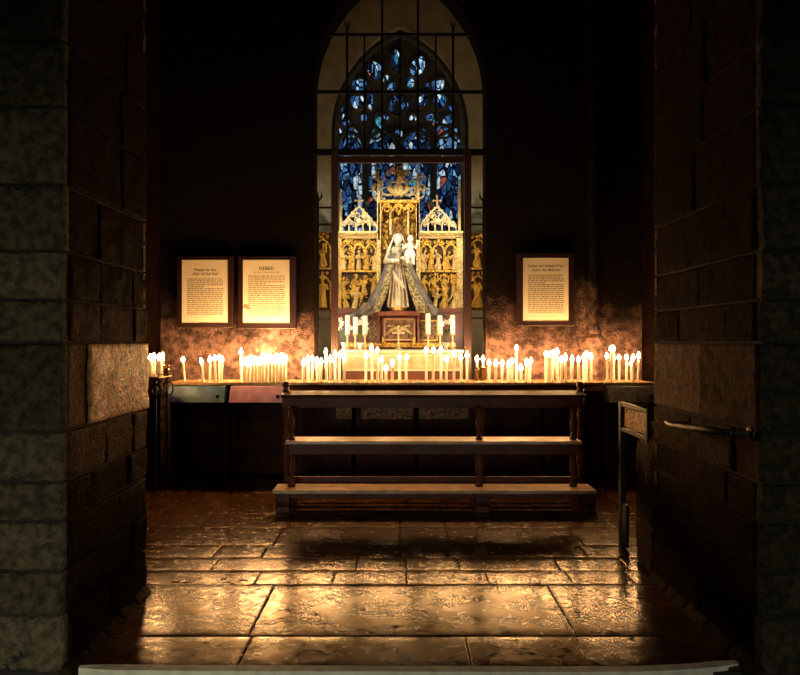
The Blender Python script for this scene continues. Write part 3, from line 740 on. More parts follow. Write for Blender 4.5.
bm = B(); box(bm, (a.x-.03, ad-.05, AT-.035), (b_.x+.03, 9.62, AT)); obj('altar_top', bm, M['linen'], al, bevel=.008)
bm = B(); box(bm, (a.x+.03, ad+.04, .9), (b_.x-.03, 9.5, a.z)); obj('altar_base', bm, M['maroon'], al)

# ------------------------------------------------------------------ statue
SD = 9.3
base = W(398, 311, SD); base.z = W(398, 311, pd-.36).z+.0
st = empty('madonna_statue', base)
tag(st, 'white robed statue of a woman holding a child, wide grey mantle, before the altarpiece', 'statue')
bm = B(); lathe(bm, [(.12, 0), (.125, .015), (.11, .03), (.115, .05)], (0, 0, 0), 20); obj('statue_base', bm, M['gold'], st, local=True, smooth=True)
H0 = .05
bm = B()
lathe(bm, [(.135, H0), (.14, .10), (.125, .25), (.115, .42), (.10, .55), (.082, .64), (.095, .72), (.11, .80), (.10, .845), (.04, .87), (.034, .90)], (0, 0, 0), 64, 1, .8, .07, 9)
def head(bm, c, r, turn=0):
    c = Vector(c)
    ball(bm, c, r, .82, .95, 1.15, 20)                 # skull
    ball(bm, c+Vector((0, -.25*r, -.45*r)), r*.62, .85, .9, 1.0, 14)   # jaw
    ball(bm, c+Vector((0, -.6*r, -.92*r)), r*.2, 1, .8, .8, 10)
    tube(bm, [c+Vector((0, -.93*r, .18*r)), c+Vector((0, -1.18*r, -.28*r))], [r*.08, r*.16], 8)     # nose
    for s in (-1, 1):
        ball(bm, c+Vector((s*.34*r, -.86*r, .1*r)), r*.15, 1.2, .7, .7, 8)     # eyes
        ball(bm, c+Vector((s*.83*r, 0, -.1*r)), r*.2, .4, .8, 1.3, 8)          # ears
        tube(bm, [c+Vector((s*.12*r, -.98*r, .34*r)), c+Vector((s*.55*r, -.8*r, .36*r))], r*.07, 6)
    tube(bm, [c+Vector((-.2*r, -.93*r, -.55*r)), c+Vector((0, -1.0*r, -.53*r)), c+Vector((.2*r, -.93*r, -.55*r))], r*.08, 6)   # mouth
def hand(bm, p, dirv, up, s, k=1.0):
    """palm, four bent fingers of different length, thumb from the side"""
    p = Vector(p); d = Vector(dirv).normalized(); u = Vector(up).normalized(); l = d.cross(u)*s
    tube(bm, [p, p+d*.035*k], [.015*k, .018*k], 8)
    for i, ln in enumerate((.85, 1.0, .95, .72)):
        q = p+d*.033*k+l*(i-1.5)*.0095*k
        tube(bm, [q, q+d*.018*k*ln-u*.003*k, q+d*.030*k*ln-u*.012*k, q+d*.033*k*ln-u*.022*k], [.0062*k, .0058*k, .0052*k, .004*k], 6)
    q = p+d*.008*k-l*.014*k
    tube(bm, [q, q-l*.012*k+d*.012*k-u*.006*k, q-l*.010*k+d*.026*k-u*.014*k], [.007*k, .0062*k, .0048*k], 6)
head(bm, (0, -.01, .955), .064)
for s, el, wr in ((-1, (-.155, -.04, .66), (-.05, -.15, .66)), (1, (.15, -.04, .64), (.085, -.15, .69))):
    tube(bm, [(s*.095, 0, .82), el, wr], [.045, .042, .026], 10)
    dv = Vector(wr)-Vector(el); hand(bm, wr, (dv.x, dv.y*.6, .2*abs(dv.x)), (0, 0, 1), s, 1.15)
for k in range(6):   # drapery ridges over the robe
    x = -.09+.036*k; tube(bm, [(x*.6, -.085, .62), (x*1.1, -.108, .35), (x*1.5, -.105, H0+.01)], [.006, .012, .014], 6)
tube(bm, [(-.1, -.07, .60), (-.02, -.125, .42), (.10, -.10, .30)], [.015, .03, .02], 8)
me = skin(bm, .0042, 2); me.materials.append(M['robe'])
# the face, hands and neck are painted a lighter white than the robe
me.materials.append(M['white'])
for p in me.polygons:
    c = p.center
    if c.z > .875 or (c.y < -.145 and c.z > .6): p.material_index = 1
meshobj('figure', me, None, st, base)
bm = B()   # hair falling behind the face
for s in (-1, 1):
    for k in range(6):
        a_ = .3+.22*k
        tube(bm, [(s*.01, -.02+.01*k, 1.03), (s*(.045+.004*k), -.025+.018*k, .985), (s*(.06+.002*k), -.01+.015*k, .93), (s*(.07+.006*k), .0+.01*k, .86), (s*(.085+.006*k), -.01+.01*k, .79)], [.009, .014, .014, .012, .006], 6)
obj('hair', bm, M['hair'], st, local=True, smooth=True)
bm = B()   # veil
rows_ = []
for i in range(13):
    t = i/12; row = []
    for j in range(21):
        ph = -1+2*j/20     # -1..1 around the back
        a_ = ph*2.15
        if t < .4: rr_ = .074*math.sin(min(1, t/.4)*PI/2); z = .958+.082*math.cos(t/.4*PI/2)
        else: rr_ = .074+.075*((t-.4)/.6)**.9; z = .958-.16*((t-.4)/.6)
        rr_ *= 1+.05*math.sin(a_*7)*t
        row.append(bm.verts.new((rr_*math.sin(a_), .0+rr_*math.cos(a_)*.95, z)))
    rows_.append(row)
for A_, D_ in zip(rows_, rows_[1:]):
    for j in range(20): bm.faces.new((A_[j], A_[j+1], D_[j+1], D_[j]))
bmesh.ops.remove_doubles(bm, verts=bm.verts, dist=1e-4)
o = obj('veil', bm, M['white'], st, local=True, smooth=True); s_ = o.modifiers.new('s', 'SOLIDIFY'); s_.thickness = .006
# mantle: wide brocade cape opening at the front
bm = B(); rows_ = []
NT, NJ = 28, 90
for i in range(NT+1):
    t = i/NT; row = []
    for j in range(NJ+1):
        ph = -1+2*j/NJ; a_ = ph*(2.86-.25*t); side = math.sin(a_)
        Rx = .105+(.36 if side < 0 else .40)*t**1.25
        Ry = .085+.12*t
        fold = 1+.06*t*math.sin(a_*13+3*t)+.03*t*math.sin(a_*29)
        z = .85*(1-t)+.0
        z -= .10*max(0, t-.85)/.15*abs(side)**3
        sag = .03*math.sin(PI*t)*abs(side)
        row.append(bm.verts.new((Rx*fold*math.sin(a_)-(0 if side > 0 else sag*-.5), .02+Ry*fold*math.cos(a_)*(1 if math.cos(a_) > 0 else 1.0+.4*t), max(z, -.17)+.02*(1-t))))
    rows_.append(row)
for ii, (A_, D_) in enumerate(zip(rows_, rows_[1:])):
    for j in range(NJ): 
        f = bm.faces.new((A_[j], A_[j+1], D_[j+1], D_[j]))
        q = min(j, NJ-1-j)
        f.material_index = 1 if (q < 7 and q > 0 and ii > 5) or q == 0 else 0
o = obj('mantle', bm, [M['mantle'], M['brocade']], st, local=True, smooth=True); s_ = o.modifiers.new('s', 'SOLIDIFY'); s_.thickness = .008
# trains of the mantle trailing over the shelf on both sides
for s in (-1, 1):
    bm = B()
    for k in range(4):
        tube(bm, [(s*(.30+.03*k), -.10-.02*k, .10), (s*(.40+.03*k), -.12, .02), (s*(.47+.02*k), -.13, -.04+.01*k), (s*(.56+.03*k), -.12, -.07)], [.02, .035, .03, .01], 8)
    obj('mantle_train', bm, M['mantle'], st, local=True, smooth=True)
# child on her arm
bm = B()
cx_, cz_ = .155, .70
lathe(bm, [(.05, 0), (.075, .03), (.06, .09), (.045, .13), (.055, .17), (.02, .20), (.018, .215)], (cx_, -.11, cz_), 32, 1, .85, .06, 7)
head(bm, (cx_+.005, -.12, cz_+.25), .043)
for s, h in ((-1, (cx_-.09, -.19, cz_+.16)), (1, (cx_+.10, -.17, cz_+.21))):
    tube(bm, [(cx_+s*.045, -.11, cz_+.17), (cx_+s*.08, -.14, cz_+.12), h], [.02, .018, .012], 8); hand(bm, h, (s, -.4, .3), (0, 0, 1), s, .6)
tube(bm, [(cx_-.02, -.13, cz_+.02), (cx_-.03, -.2, cz_), (cx_-.035, -.19, cz_-.07), (cx_-.035, -.215, cz_-.08)], [.028, .025, .016, .012], 8)
tube(bm, [(cx_+.03, -.13, cz_+.02), (cx_+.04, -.19, cz_-.01), (cx_+.05, -.18, cz_-.08), (cx_+.05, -.205, cz_-.09)], [.028, .025, .016, .012], 8)
me = skin(bm, .004, 2); me.materials.append(M['white']); meshobj('child_figure', me, None, st, base)

# ------------------------------------------------------------------ things on the altar
def altar_item_loc(px, d): return Vector(((px-400)/F*d, d, AT))
def pillar_candle(px, d, label, h):
    p = altar_item_loc(px, d); t = empty('altar_candle', p); tag(t, label, 'candle', 'unlit candles in holders on the altar')
    top = W(px, 334, d).z-AT
    bm = B(); lathe(bm, [(.05, 0), (.052, .008), (.02, .02), (.012, .05), (.022, .075), (.012, .10), (.012, top-.04), (.02, top-.02), (.04, top-.005), (.042, top)], (0, 0, 0), 16); obj('candlestick', bm, M['brass'], t, local=True, smooth=True)
    ht = W(px, h, d).z-AT
    bm = B(); lathe(bm, [(.031, top), (.031, ht-.01), (.026, ht), (.02, ht-.004)], (0, 0, 0), 16); obj('wax_stick', bm, M['linen'], t, local=True, smooth=True)
    bm = B(); tube(bm, [(0, 0, ht-.004), (.002, 0, ht+.015)], .002, 5); obj('wick', bm, M['wick'], t, local=True)
for px, h, lb in ((347.5, 315, 'outermost thick white altar candle on the left of the statue'), (355.5, 317, 'middle thick white candle of the three left of the statue'), (365, 315.5, 'thick white altar candle nearest the statue on its left'),
                  (428, 313.5, 'thick white altar candle nearest the statue on its right'), (440, 315.5, 'middle thick white candle of the three right of the statue'), (452.5, 315, 'outermost thick white altar candle on the right of the statue')):
    pillar_candle(px, 9.02, lb, h)
def flowers(px, lab, seed, d=9.12):
    p = altar_item_loc(px, d); t = empty('flower_vase', p); tag(t, lab, 'vase of flowers', 'white vases with flowers on the altar')
    bm = B(); lathe(bm, [(.025, 0), (.03, .01), (.02, .03), (.035, .07), (.042, .095), (.036, .095)], (0, 0, 0), 14); obj('vase', bm, M['white'], t, local=True, smooth=True)
    rr = random.Random(seed); bs, bf, bl = B(), B(), B()
    for k in range(9):
        x, y, z = rr.uniform(-.09, .09), rr.uniform(-.04, .04), rr.uniform(.27, .42)
        tube(bs, [(0, 0, .08), (x*.4, y*.4, .2), (x, y, z)], .003, 5)
        for q in range(5):
            a_ = q*2*PI/5+rr.random(); ball(bf, (x+.017*math.cos(a_), y-.005, z+.017*math.sin(a_)), .014, 1, .5, 1, 7)
        ball(bl, (x*.6, y*.5, z*.66), .022, .5, .4, 1.4, 6)
    obj('stems', bs, M['leaf'], t, local=True); obj('blossoms', bf, M['petal'], t, local=True, smooth=True); obj('leaves', bl, M['leaf'], t, local=True)
flowers(344, 'leftmost white vase of white flowers on the altar', 1); flowers(360, 'white flower vase between the left altar candles, nearer the statue', 2)
flowers(446, 'white vase of white flowers on the right end of the altar', 4)
p = altar_item_loc(398.5, 9.0); t = empty('altar_cross', p); tag(t, 'small silver standing cross in the middle of the altar', 'cross')
bm = B(); lathe(bm, [(.05, 0), (.045, .015), (.012, .03), (.010, .06)], (0, 0, 0), 14); obj('foot', bm, M['silver'], t, local=True, smooth=True)
bm = B(); box(bm, (-.01, -.006, .05), (.01, .006, .30)); box(bm, (-.06, -.006, .21), (.06, .006, .23))
for q in ((0, .305), (-.065, .22), (.065, .22)): ball(bm, (q[0], 0, q[1]), .014, seg=8)
obj('cross_shaft', bm, M['silver'], t, local=True)

# ------------------------------------------------------------------ framed prayers
FONT = None
def text_mesh(s, size, bold):
    cu = bpy.data.curves.new('t', 'FONT'); cu.body = s; cu.size = size; cu.offset = bold; cu.extrude = .0004; cu.space_character = 1.12; cu.align_x = 'CENTER'
    o = bpy.data.objects.new('t', cu); C.objects.link(o)
    bpy.context.view_layer.update()
    me = bpy.data.meshes.new_from_object(o.evaluated_get(bpy.context.evaluated_depsgraph_get()))
    bpy.data.objects.remove(o); return me
def prayer(x0, y0, x1, y1, px0, py0, px1, py1, heads, label, seed, body_y, stain=False, brk=.15):
    d = 8.04
    c = W((x0+x1)/2, y1, d); t = empty('framed_prayer', Vector((c.x, 8.1, c.z))); tag(t, label, 'framed sign', 'framed prayer sheets on the back wall')
    a, b_ = W(x0, y1, d), W(x1, y0, d); A, Bq = W(px0, py1, d), W(px1, py0, d)
    bm = B()
    for q in ((a.x, a.z, A.x, b_.z), (Bq.x, a.z, b_.x, b_.z), (A.x, a.z, Bq.x, A.z), (A.x, Bq.z, Bq.x, b_.z)):
        box(bm, (q[0], d-.006, q[1]), (q[2], 8.099, q[3]))
    obj('frame', bm, M['framew'], t, bevel=.006)
    bm = B()
    e = .008
    for q in ((A.x-e, A.z-e, A.x, Bq.z+e), (Bq.x, A.z-e, Bq.x+e, Bq.z+e), (A.x, A.z-e, Bq.x, A.z), (A.x, Bq.z, Bq.x, Bq.z+e)):
        box(bm, (q[0], d-.008, q[1]), (q[2], d+.01, q[3]))
    obj('inner_moulding', bm, M['framew'], t, bevel=.003)
    bm = B(); box(bm, (A.x, d+.0, A.z), (Bq.x, d+.01, Bq.z)); pp = obj('paper', bm, M['paper'], t)
    for s, yc, wpx, bold in heads:
        me = text_mesh(s, .05, bold)
        xs = [v.co.x for v in me.vertices]; ww = max(xs)-min(xs); k = (wpx/F*d)/ww
        me.materials.append(M['ink'])
        m_ = meshobj('heading', me, None, pp, W((px0+px1)/2+.3, yc, d)+Vector((0, -.0008, 0)), (PI/2, 0, 0), k)
    bm = B(); rr = random.Random(seed); y = body_y; par = 0
    xl, xr = px0+5.2, px1-4.8
    n = 0
    while y < py1-8:
        xe = xr; xs_ = xl
        if n == 4: xe = xl+(xr-xl)*.48
        x = xs_
        while x < xe-.8:
            wl = min(rr.uniform(1.0, 4.2), xe-x)
            p0, p1 = W(x, y+.46, d), W(x+wl, y-.46, d)
            box(bm, (p0.x, d-.0008, p0.z), (p1.x, d+.0005, p1.z)); x += wl+.7
        y += 1.95; n += 1
    obj('printed_lines', bm, M['inkgrey'], pp)
    if stain:
        bm = B(); 
        for q in range(7): ball(bm, W(px0+3+rr.uniform(-2, 3), py1-17+rr.uniform(-2.5, 2.5), d)+Vector((0, -.0002, 0)), rr.uniform(.008, .02), 1.4, .05, .8, 10)
        obj('stain', bm, M['stain'], pp)
prayer(177, 256, 233, 327.5, 182, 260, 228, 323, [('Prayer to the', 271, 21, .0009), ('„Star of the Sea“', 275, 27, .0009)], 'framed prayer sheet in English, leftmost of the three on the wall', 1, 279)
prayer(238, 256, 296, 329, 243, 260, 289.5, 323, [('GEBED', 270, 15, .0007), ('TOT DE „STERRE DER ZEE“', 273.2, 28, 0)], 'framed sheet headed GEBED with a reddish stain low on its left edge', 2, 276, True)
prayer(517, 253, 574, 326, 523, 258, 568.5, 321, [('Gebet zur Lieben Frau,', 267, 36, .0004), ('„Stern des Meeres“', 271, 30, .0005)], 'framed prayer sheet in German, alone to the right of the arch', 3, 275)

# ------------------------------------------------------------------ candle stands
TZ = 1.04
ST0, ST1 = 7.5, 8.07
units = [(168, 228.5, 'blue', 'candle stand with a blue-grey front box at the left end of the row'),
         (229.5, 288, 'pink', 'candle stand with a pale pink front box'),
         (289, 353, 'oak', 'dark wooden candle stand just right of the pink fronted one, behind the bench end'),
         (354, 416, 'oak', 'dark wooden candle stand under the left half of the altar'),
         (417, 480, 'oak', 'dark wooden candle stand under the right half of the altar'),
         (481, 543, 'oak', 'dark wooden candle stand just right of the arch opening'),
         (544, 602.5, 'oak', 'dark wooden candle stand behind the right end of the bench'),
         (604, 656, 'greyp', 'candle stand with a dull grey front box at the right end of the row')]
for ui, (x0, x1, mk, lb) in enumerate(units):
    xa, xb = (x0-400)/F*ST0, (x1-400)/F*ST0
    t = empty('candle_stand', ((xa+xb)/2, (ST0+ST1)/2, 0)); tag(t, lb, 'candle stand', 'row of candle stands along the back wall')
    bm = B(); box(bm, (xa, ST0, TZ-.018), (xb, ST1, TZ-.006))
    for q in ((xa, ST0-.008, xb, ST0+.004), (xa, ST1-.012, xb, ST1), (xa, ST0, xa+.012, ST1), (xb-.012, ST0, xb, ST1)): box(bm, (q[0], q[1], TZ-.022), (q[2], q[3], TZ+.004))
    tr = obj('tray', bm, M['brass'], t)
    bm = B(); rr = random.Random(ui)
    for k in range(20):
        x, y = rr.uniform(xa+.05, xb-.05), rr.uniform(ST0+.05, ST1-.08); lathe(bm, [(.022, TZ-.008), (.02, TZ+.004), (.013, TZ+.007), (.011, TZ+.003)], (x, y, 0), 8)
    obj('candle_socket', bm, M['brass'], tr); bpy.data.objects[tr.name]; tr.children[-1]['kind'] = 'stuff'
    bm = B()
    vs = [(ST0-.012, TZ-.022), (ST0-.05, TZ-.08), (ST0-.04, TZ-.10), (ST0+.10, TZ-.10), (ST0+.10, TZ-.022)]
    f1 = [bm.verts.new((xa, y, z)) for y, z in vs]; f2 = [bm.verts.new((xb, y, z)) for y, z in vs]
    bm.faces.new(f1); bm.faces.new(f2)
    for i in range(5): bm.faces.new((f1[i], f1[(i+1) % 5], f2[(i+1) % 5], f2[i]))
    if mk == 'oak': obj('fascia', bm, M['oak'], t)
    else: bm.free()
    if mk != 'oak':
        bm = B(); sl = [(ST0-.03, TZ-.03), (ST0-.13, .84), (ST0+.1, .84), (ST0+.1, TZ-.03)]
        f1 = [bm.verts.new((xa+.02, y, z)) for y, z in sl]; f2 = [bm.verts.new((xb-.03, y, z)) for y, z in sl]
        bm.faces.new(f1); bm.faces.new(f2)
        for i in range(4): bm.faces.new((f1[i], f1[(i+1) % 4], f2[(i+1) % 4], f2[i]))
        bx_ = obj('collecting_box', bm, M[mk], t, bevel=.006)
        bm = B(); box(bm, (xb-.11, ST0-.105, .88), (xb-.075, ST0-.04, .92)); obj('lock_plate', bm, M['iron'], bx_)
    bm = B(); box(bm, (xa+.015, ST0+.06, .06), (xb-.015, ST1-.02, TZ-.03)); obj('cabinet_body', bm, M['panelwood'], t)
    bm = B()
    for q in ((xa+.015, .06, xa+.075, TZ-.08), (xb-.075, .06, xb-.015, TZ-.08), (xa+.07, .72, xb-.07, .80), (xa+.07, .06, xb-.07, .15), (xa+.07, .33, xb-.07, .38)):
        box(bm, (q[0], ST0+.035, q[1]), (q[2], ST0+.065, q[3]))
    obj('face_frame', bm, M['panelwood'], t, bevel=.006)
    for xx in (xa+.04, xb-.04):
        for yy in (ST0+.08, ST1-.06):
            bm = B(); box(bm, (xx-.022, yy-.022, .0), (xx+.022, yy+.022, .07)); obj('leg', bm, M['panelwood'], t)
    if ui in (2, 3, 4):
        pw_ = {2: (336, 352), 3: (361, 413), 4: (419, 468)}[ui]
        a, b_ = W(pw_[0], 419, ST0+.03), W(pw_[1], 407, ST0+.03)
        bm = B(); box(bm, (a.x, ST0+.025, a.z), (b_.x, ST0+.05, b_.z)); q = obj('painted_panel', bm, M['speck'], t)
        bm = B()
        for c in ((a.x, a.z, b_.x, a.z+.012), (a.x, b_.z-.006, b_.x, b_.z), (a.x, a.z, a.x+.008, b_.z), (b_.x-.008, a.z, b_.x, b_.z)): box(bm, (c[0], ST0+.012, c[1]), (c[2], ST0+.03, c[3]))
        obj('gilt_edge', bm, M['oldgold'], q)

# ------------------------------------------------------------------ candles
flame_bm = B(); lathe(flame_bm, [(.003, 0), (.015, .008), (.0205, .022), (.018, .038), (.009, .056), (.001, .07)], (0, 0, 0), 8)
fm = bpy.data.meshes.new('flame'); flame_bm.to_mesh(fm); flame_bm.free(); fm.materials.append(M['flame'])
for p in fm.polygons: p.use_smooth = True
wb = B(); tube(wb, [(0, 0, -.01), (.001, 0, .008)], .0018, 5); wm = bpy.data.meshes.new('wick'); wb.to_mesh(wm); wb.free(); wm.materials.append(M['wick'])
waxes = {}
def wax_mesh(h, r):
    k = (round(h*50), round(r*1000))
    if k not in waxes:
        bm = B(); rr = random.Random(k[0]*31+k[1]); hh_ = k[0]/50
        lathe(bm, [(r*1.03, 0), (r*1.02, .006), (r, .02), (r*.97, hh_*.5), (r*.95, hh_-.015), (r*.9, hh_-.003), (r*.6, hh_-.001), (r*.2, hh_-.006)], (0, 0, 0), 14)
        for q in range(3):   # drips
            a_ = rr.uniform(0, 6.28); l_ = rr.uniform(.02, .5*hh_)
            tube(bm, [(r*.93*math.cos(a_), r*.93*math.sin(a_), hh_-.004), (r*1.02*math.cos(a_), r*1.02*math.sin(a_), hh_-l_*.5), (r*1.02*math.cos(a_), r*1.02*math.sin(a_), hh_-l_)], [.002, .003, .0042], 6)
        me = bpy.data.meshes.new('wax_stick'); bm.to_mesh(me); bm.free(); me.materials.append(M['wax'])
        for p in me.polygons: p.use_smooth = True
        waxes[k] = (me, hh_)
    return waxes[k]
ncand = 0
def candle(px, top_py, d, label, group, r=.0145, tilt=0, base_z=TZ-.005, tilty=0):
    """a lit candle whose flame tip shows at pixel (px, top_py)"""
    global ncand
    ncand += 1
    top = W(px, top_py, d).z; h = max(.03, top-.05-base_z)
    me, hh_ = wax_mesh(h, r)
    x = (px-400)/F*d - math.sin(tilt)*hh_
    t = empty('candle', (x, d, base_z), (tilty, tilt, R.uniform(0, 0))); tag(t, label, 'candle', group)
    for nm, m_, z in (('wax_stick', me, 0), ('wick', wm, hh_), ('flame', fm, hh_+.004)):
        o = bpy.data.objects.new(nm, m_); C.objects.link(o); o.parent = t; o.location = (0, 0, z)
        if nm == 'flame': o.scale = (1, 1, R.uniform(.85, 1.15)); o.rotation_euler = (-tilty, -tilt, R.uniform(0, 6))
    return t
ordn = ['first', 'second', 'third', 'fourth', 'fifth', 'sixth', 'seventh', 'eighth', 'ninth', 'tenth', 'eleventh', 'twelfth', 'thirteenth', 'fourteenth']
def cluster(lst, where, group, r=.0145):
    ys = [q[1] for q in lst]
    used_d = []
    for i, q in enumerate(lst):
        px, py = q[0], q[1]; tilt = q[2] if len(q) > 2 else R.uniform(-.02, .02)
        # real distance on the tray, kept clear of its neighbours
        for _ in range(300):
            d = R.uniform(7.60, 7.93)
            if all(abs(d-dd) > .05 or abs((px-pp)/F*d) > .042 for dd, pp in used_d): break
        used_d.append((d, px))
        adj = 'tall' if py <= 351 else 'short' if py >= 360 else 'leaning' if abs(tilt) > .05 else 'slim'
        candle(px, py, d, f'{adj} lit candle, {ordn[i]} from left in the cluster {where}', group, r, tilt)
cluster([(183, 357, -.11), (202, 359, -.09), (210, 358.5), (215, 356.5, -.03), (219.5, 356), (222, 358, .03)], 'on the blue-grey fronted stand', 'lit candles on the blue-grey fronted stand', .0125)
# packed block of candles on the pink stand: three rows deep
candle(241, 350.5, 7.66, 'tall lit candle at the left edge of the packed block above the pink box', 'packed candles above the pink box', .0165, -.02)
for row in range(4):
    for k in range(12):
        px = 245+row*.9+k*3.6+R.uniform(-.05, .05)
        if px > 286: continue
        py = (357 if px > 262 else 360)+R.uniform(-2.2, 3)
        candle(px, py, 7.60+.1*row+R.uniform(-.012, .012), 'lit white candle in the tightly packed block above the pink box', 'packed candles above the pink box', .0165, 0)
cluster([(303.5, 361), (308, 357), (312.5, 357), (317, 360), (321, 359), (326, 350), (330.5, 357), (335, 352.5), (339.5, 354), (344.5, 356, .02)], 'just right of the pink box', 'lit candles on the stand left of the altar', .0155)
cluster([(366, 354), (371.5, 347), (377.5, 348), (381.5, 358), (386, 367), (392.5, 362), (399.5, 356), (406.5, 356)], 'before the left half of the altar', 'lit candles in front of the left half of the altar', .0155)
cluster([(426, 348.5), (433.5, 349), (441, 348.5), (446.5, 358), (454, 353), (461, 356), (467, 353.5)], 'before the right half of the altar', 'lit candles in front of the right half of the altar', .0150)
cluster([(489, 360.5), (496, 361), (502, 360.5), (508.5, 363, .04), (512, 360), (516.5, 347.5), (521, 366), (526.5, 361), (530.5, 359, .06)], 'just right of the arch', 'lit candles just right of the arch', .0150)
cluster([(546, 352), (549.5, 353), (553, 352), (557, 350), (561.5, 358), (565.5, 356.5), (572, 357), (578.5, 357.5), (584, 356), (586.5, 353), (591, 356)], 'behind the right end of the bench', 'lit candles behind the right end of the bench', .0165)
cluster([(607, 355), (611, 346), (613.5, 347), (619, 356), (626.5, 355), (631.5, 362), (633, 355.5), (638.5, 355, .03)], 'above the dull grey box', 'lit candles above the dull grey box', .0125)
# two amber cups with burning candles between the arch clusters
for px, lb in ((477, 'left one of two amber glass candle cups right of the altar'), (483, 'right one of two amber glass candle cups right of the altar')):
    t = candle(px, 357, 7.86, lb, 'amber glass cups', .014)
    bm = B(); lathe(bm, [(.016, 0), (.02, .003), (.021, .12), (.024, .16), (.0225, .16), (.0195, .12), (.0185, .006), (.001, .006)], (0, 0, 0), 14)
    gm = M['tealcup']; gm.node_tree.nodes['Principled BSDF'].inputs['Transmission Weight'].default_value = .8
    obj('glass_cup', bm, gm, t, local=True, smooth=True)
for px, lb in ((357, 'low mound of melted wax left of the altar candles'), (417.5, 'low mound of melted wax before the middle of the altar'), (479.5, 'low mound of melted wax in front of the amber cups')):
    c = Vector(((px-400)/F*7.56, 7.56, TZ-.004)); t = B(); rr = random.Random(px)
    for k in range(7): lathe(t, [(.03, 0), (.028, .01), (.016, .018), (.004, .02)], (rr.uniform(-.05, .05), rr.uniform(-.015, .02), -.0005*k), 10, 1.2, .8)
    o = obj('melted_wax', t, M['wax'], smooth=True); o.location = c; tag(o, lb, 'wax', 'melted wax on the trays')

# ------------------------------------------------------------------ iron votive rack on the left side wall
rz = 1.5-(376-HY)/F*7.05
t = empty('votive_rack', (-2.55, 7.05, 0)); tag(t, 'small black iron votive rack with scrolls, half hidden behind the left pier', 'candle rack')
bm = B(); box(bm, (-2.74, 6.85, rz-.012), (-2.36, 7.25, rz)); obj('rack_tray', bm, M['brass'], t)
bm = B()
for y in (6.86, 7.24): tube(bm, [(-2.74, y, rz), (-2.36, y, rz)], .008, 6)
tube(bm, [(-2.36, 6.86, rz+.02), (-2.36, 7.24, rz+.02)], .006, 6)
obj('rack_rim', bm, M['iron'], t)
for y in (6.88, 7.05, 7.22):
    bm = B(); tube(bm, [(-2.38-.10*(1-k/14)*math.cos(k*.6)*.6, y, rz-.12-.10*(1-k/16)*math.sin(k*.6)) for k in range(12)], .007, 6); tube(bm, [(-2.38, y, rz), (-2.44, y, rz-.12), (-2.7, y, rz-.22)], .008, 6); obj('scroll_bracket', bm, M['iron'], t)
for x, y in ((-2.40, 6.88), (-2.40, 7.22), (-2.70, 6.88), (-2.70, 7.22)):
    bm = B(); tube(bm, [(x, y, rz-.01), (x, y, 0)], .011, 8); obj('leg', bm, M['iron'], t)
for px, d, lb in ((150.5, 6.95, 'lit candle on the iron rack, nearest the left pier'), (154, 7.1, 'lit candle on the iron rack, second from the pier'), (159, 6.93, 'lit candle on the iron rack, third from the pier'), (162.5, 7.12, 'lit candle on the iron rack, farthest from the pier')):
    candle(px, 354.5, d, lb, 'candles on the iron rack', .02, 0, rz)
t = empty('glass_lantern', ((166-400)/F*6.98, 6.98, rz)); tag(t, 'small amber glass votive cup on the right end of the iron rack', 'votive cup')
bm = B(); lathe(bm, [(.022, 0), (.028, .004), (.032, .12), (.029, .12), (.025, .01), (.001, .01)], (0, 0, 0), 14); obj('cup', bm, M['tealcup'], t, local=True, smooth=True)
bm = B(); lathe(bm, [(.023, .011), (.024, .05), (.005, .052)], (0, 0, 0), 12); obj('wax_fill', bm, M['wax'], t, local=True)

# ------------------------------------------------------------------ kneeling bench
be = empty('kneeling_bench', (.27, 6.3, 0)); tag(be, 'long dark wooden kneeling bench with turned posts in front of the candles', 'bench')
def X(px, d): return (px-400)/F*d
yF, yB = 6.28, 6.50
x0, x1, xm = X(284, yB), X(581, yB), X(480, 6.3)
bm = B()    # armrest: broad tilted board with a front apron
vs = [(6.30, 1.005), (6.52, 1.03), (6.52, 1.00), (6.34, .975)]
f1 = [bm.verts.new((x0, y, z)) for y, z in vs]; f2 = [bm.verts.new((x1, y, z)) for y, z in vs]
bm.faces.new(f1); bm.faces.new(f2)
for i in range(4): bm.faces.new((f1[i], f1[(i+1) % 4], f2[(i+1) % 4], f2[i]))
obj('arm_rest', bm, M['oakdull'], be, bevel=.006)
bm = B(); box(bm, (x0+.02, 6.345, .885), (x1-.02, 6.375, .985)); obj('apron', bm, M['oak'], be, bevel=.004)
sx0, sx1 = X(289, 6.35), X(576, 6.35)
bm = B(); box(bm, (sx0, 6.13, .585), (sx1, 6.44, .612)); obj('shelf_board', bm, M['oakworn'], be, bevel=.006)
bm = B(); box(bm, (sx0+.02, 6.20, .485), (sx1-.02, 6.225, .584)); obj('shelf_apron', bm, M['oak'], be, bevel=.004)
bm = B(); box(bm, (X(272, 6.07), 6.06, .165), (X(597, 6.07), 6.36, .195)); obj('kneeling_board', bm, M['oakworn'], be, bevel=.008)
bm = B(); box(bm, (X(276, 6.07), 6.10, .125), (X(593, 6.07), 6.125, .165)); obj('kneeler_apron', bm, M['oak'], be)
bm = B(); box(bm, (x0+.03, 6.47, .175), (x1-.03, 6.51, .235)); obj('rear_stretcher', bm, M['oak'], be, bevel=.004)
bm = B(); box(bm, (x0+.03, 6.46, .035), (x1-.03, 6.49, .075)); obj('low_stretcher', bm, M['oak'], be, bevel=.004)
def turned(z0, z1, r):
    n = z1-z0
    return [(r, z0), (r, z0+.05*n), (r*.5, z0+.08*n), (r*.95, z0+.14*n), (r*.5, z0+.19*n), (r*.55, z0+.25*n), (r*1.0, z0+.42*n), (r*.8, z0+.58*n), (r*.5, z0+.78*n), (r*.9, z0+.84*n), (r*.5, z0+.88*n), (r, z0+.93*n), (r, z1)]
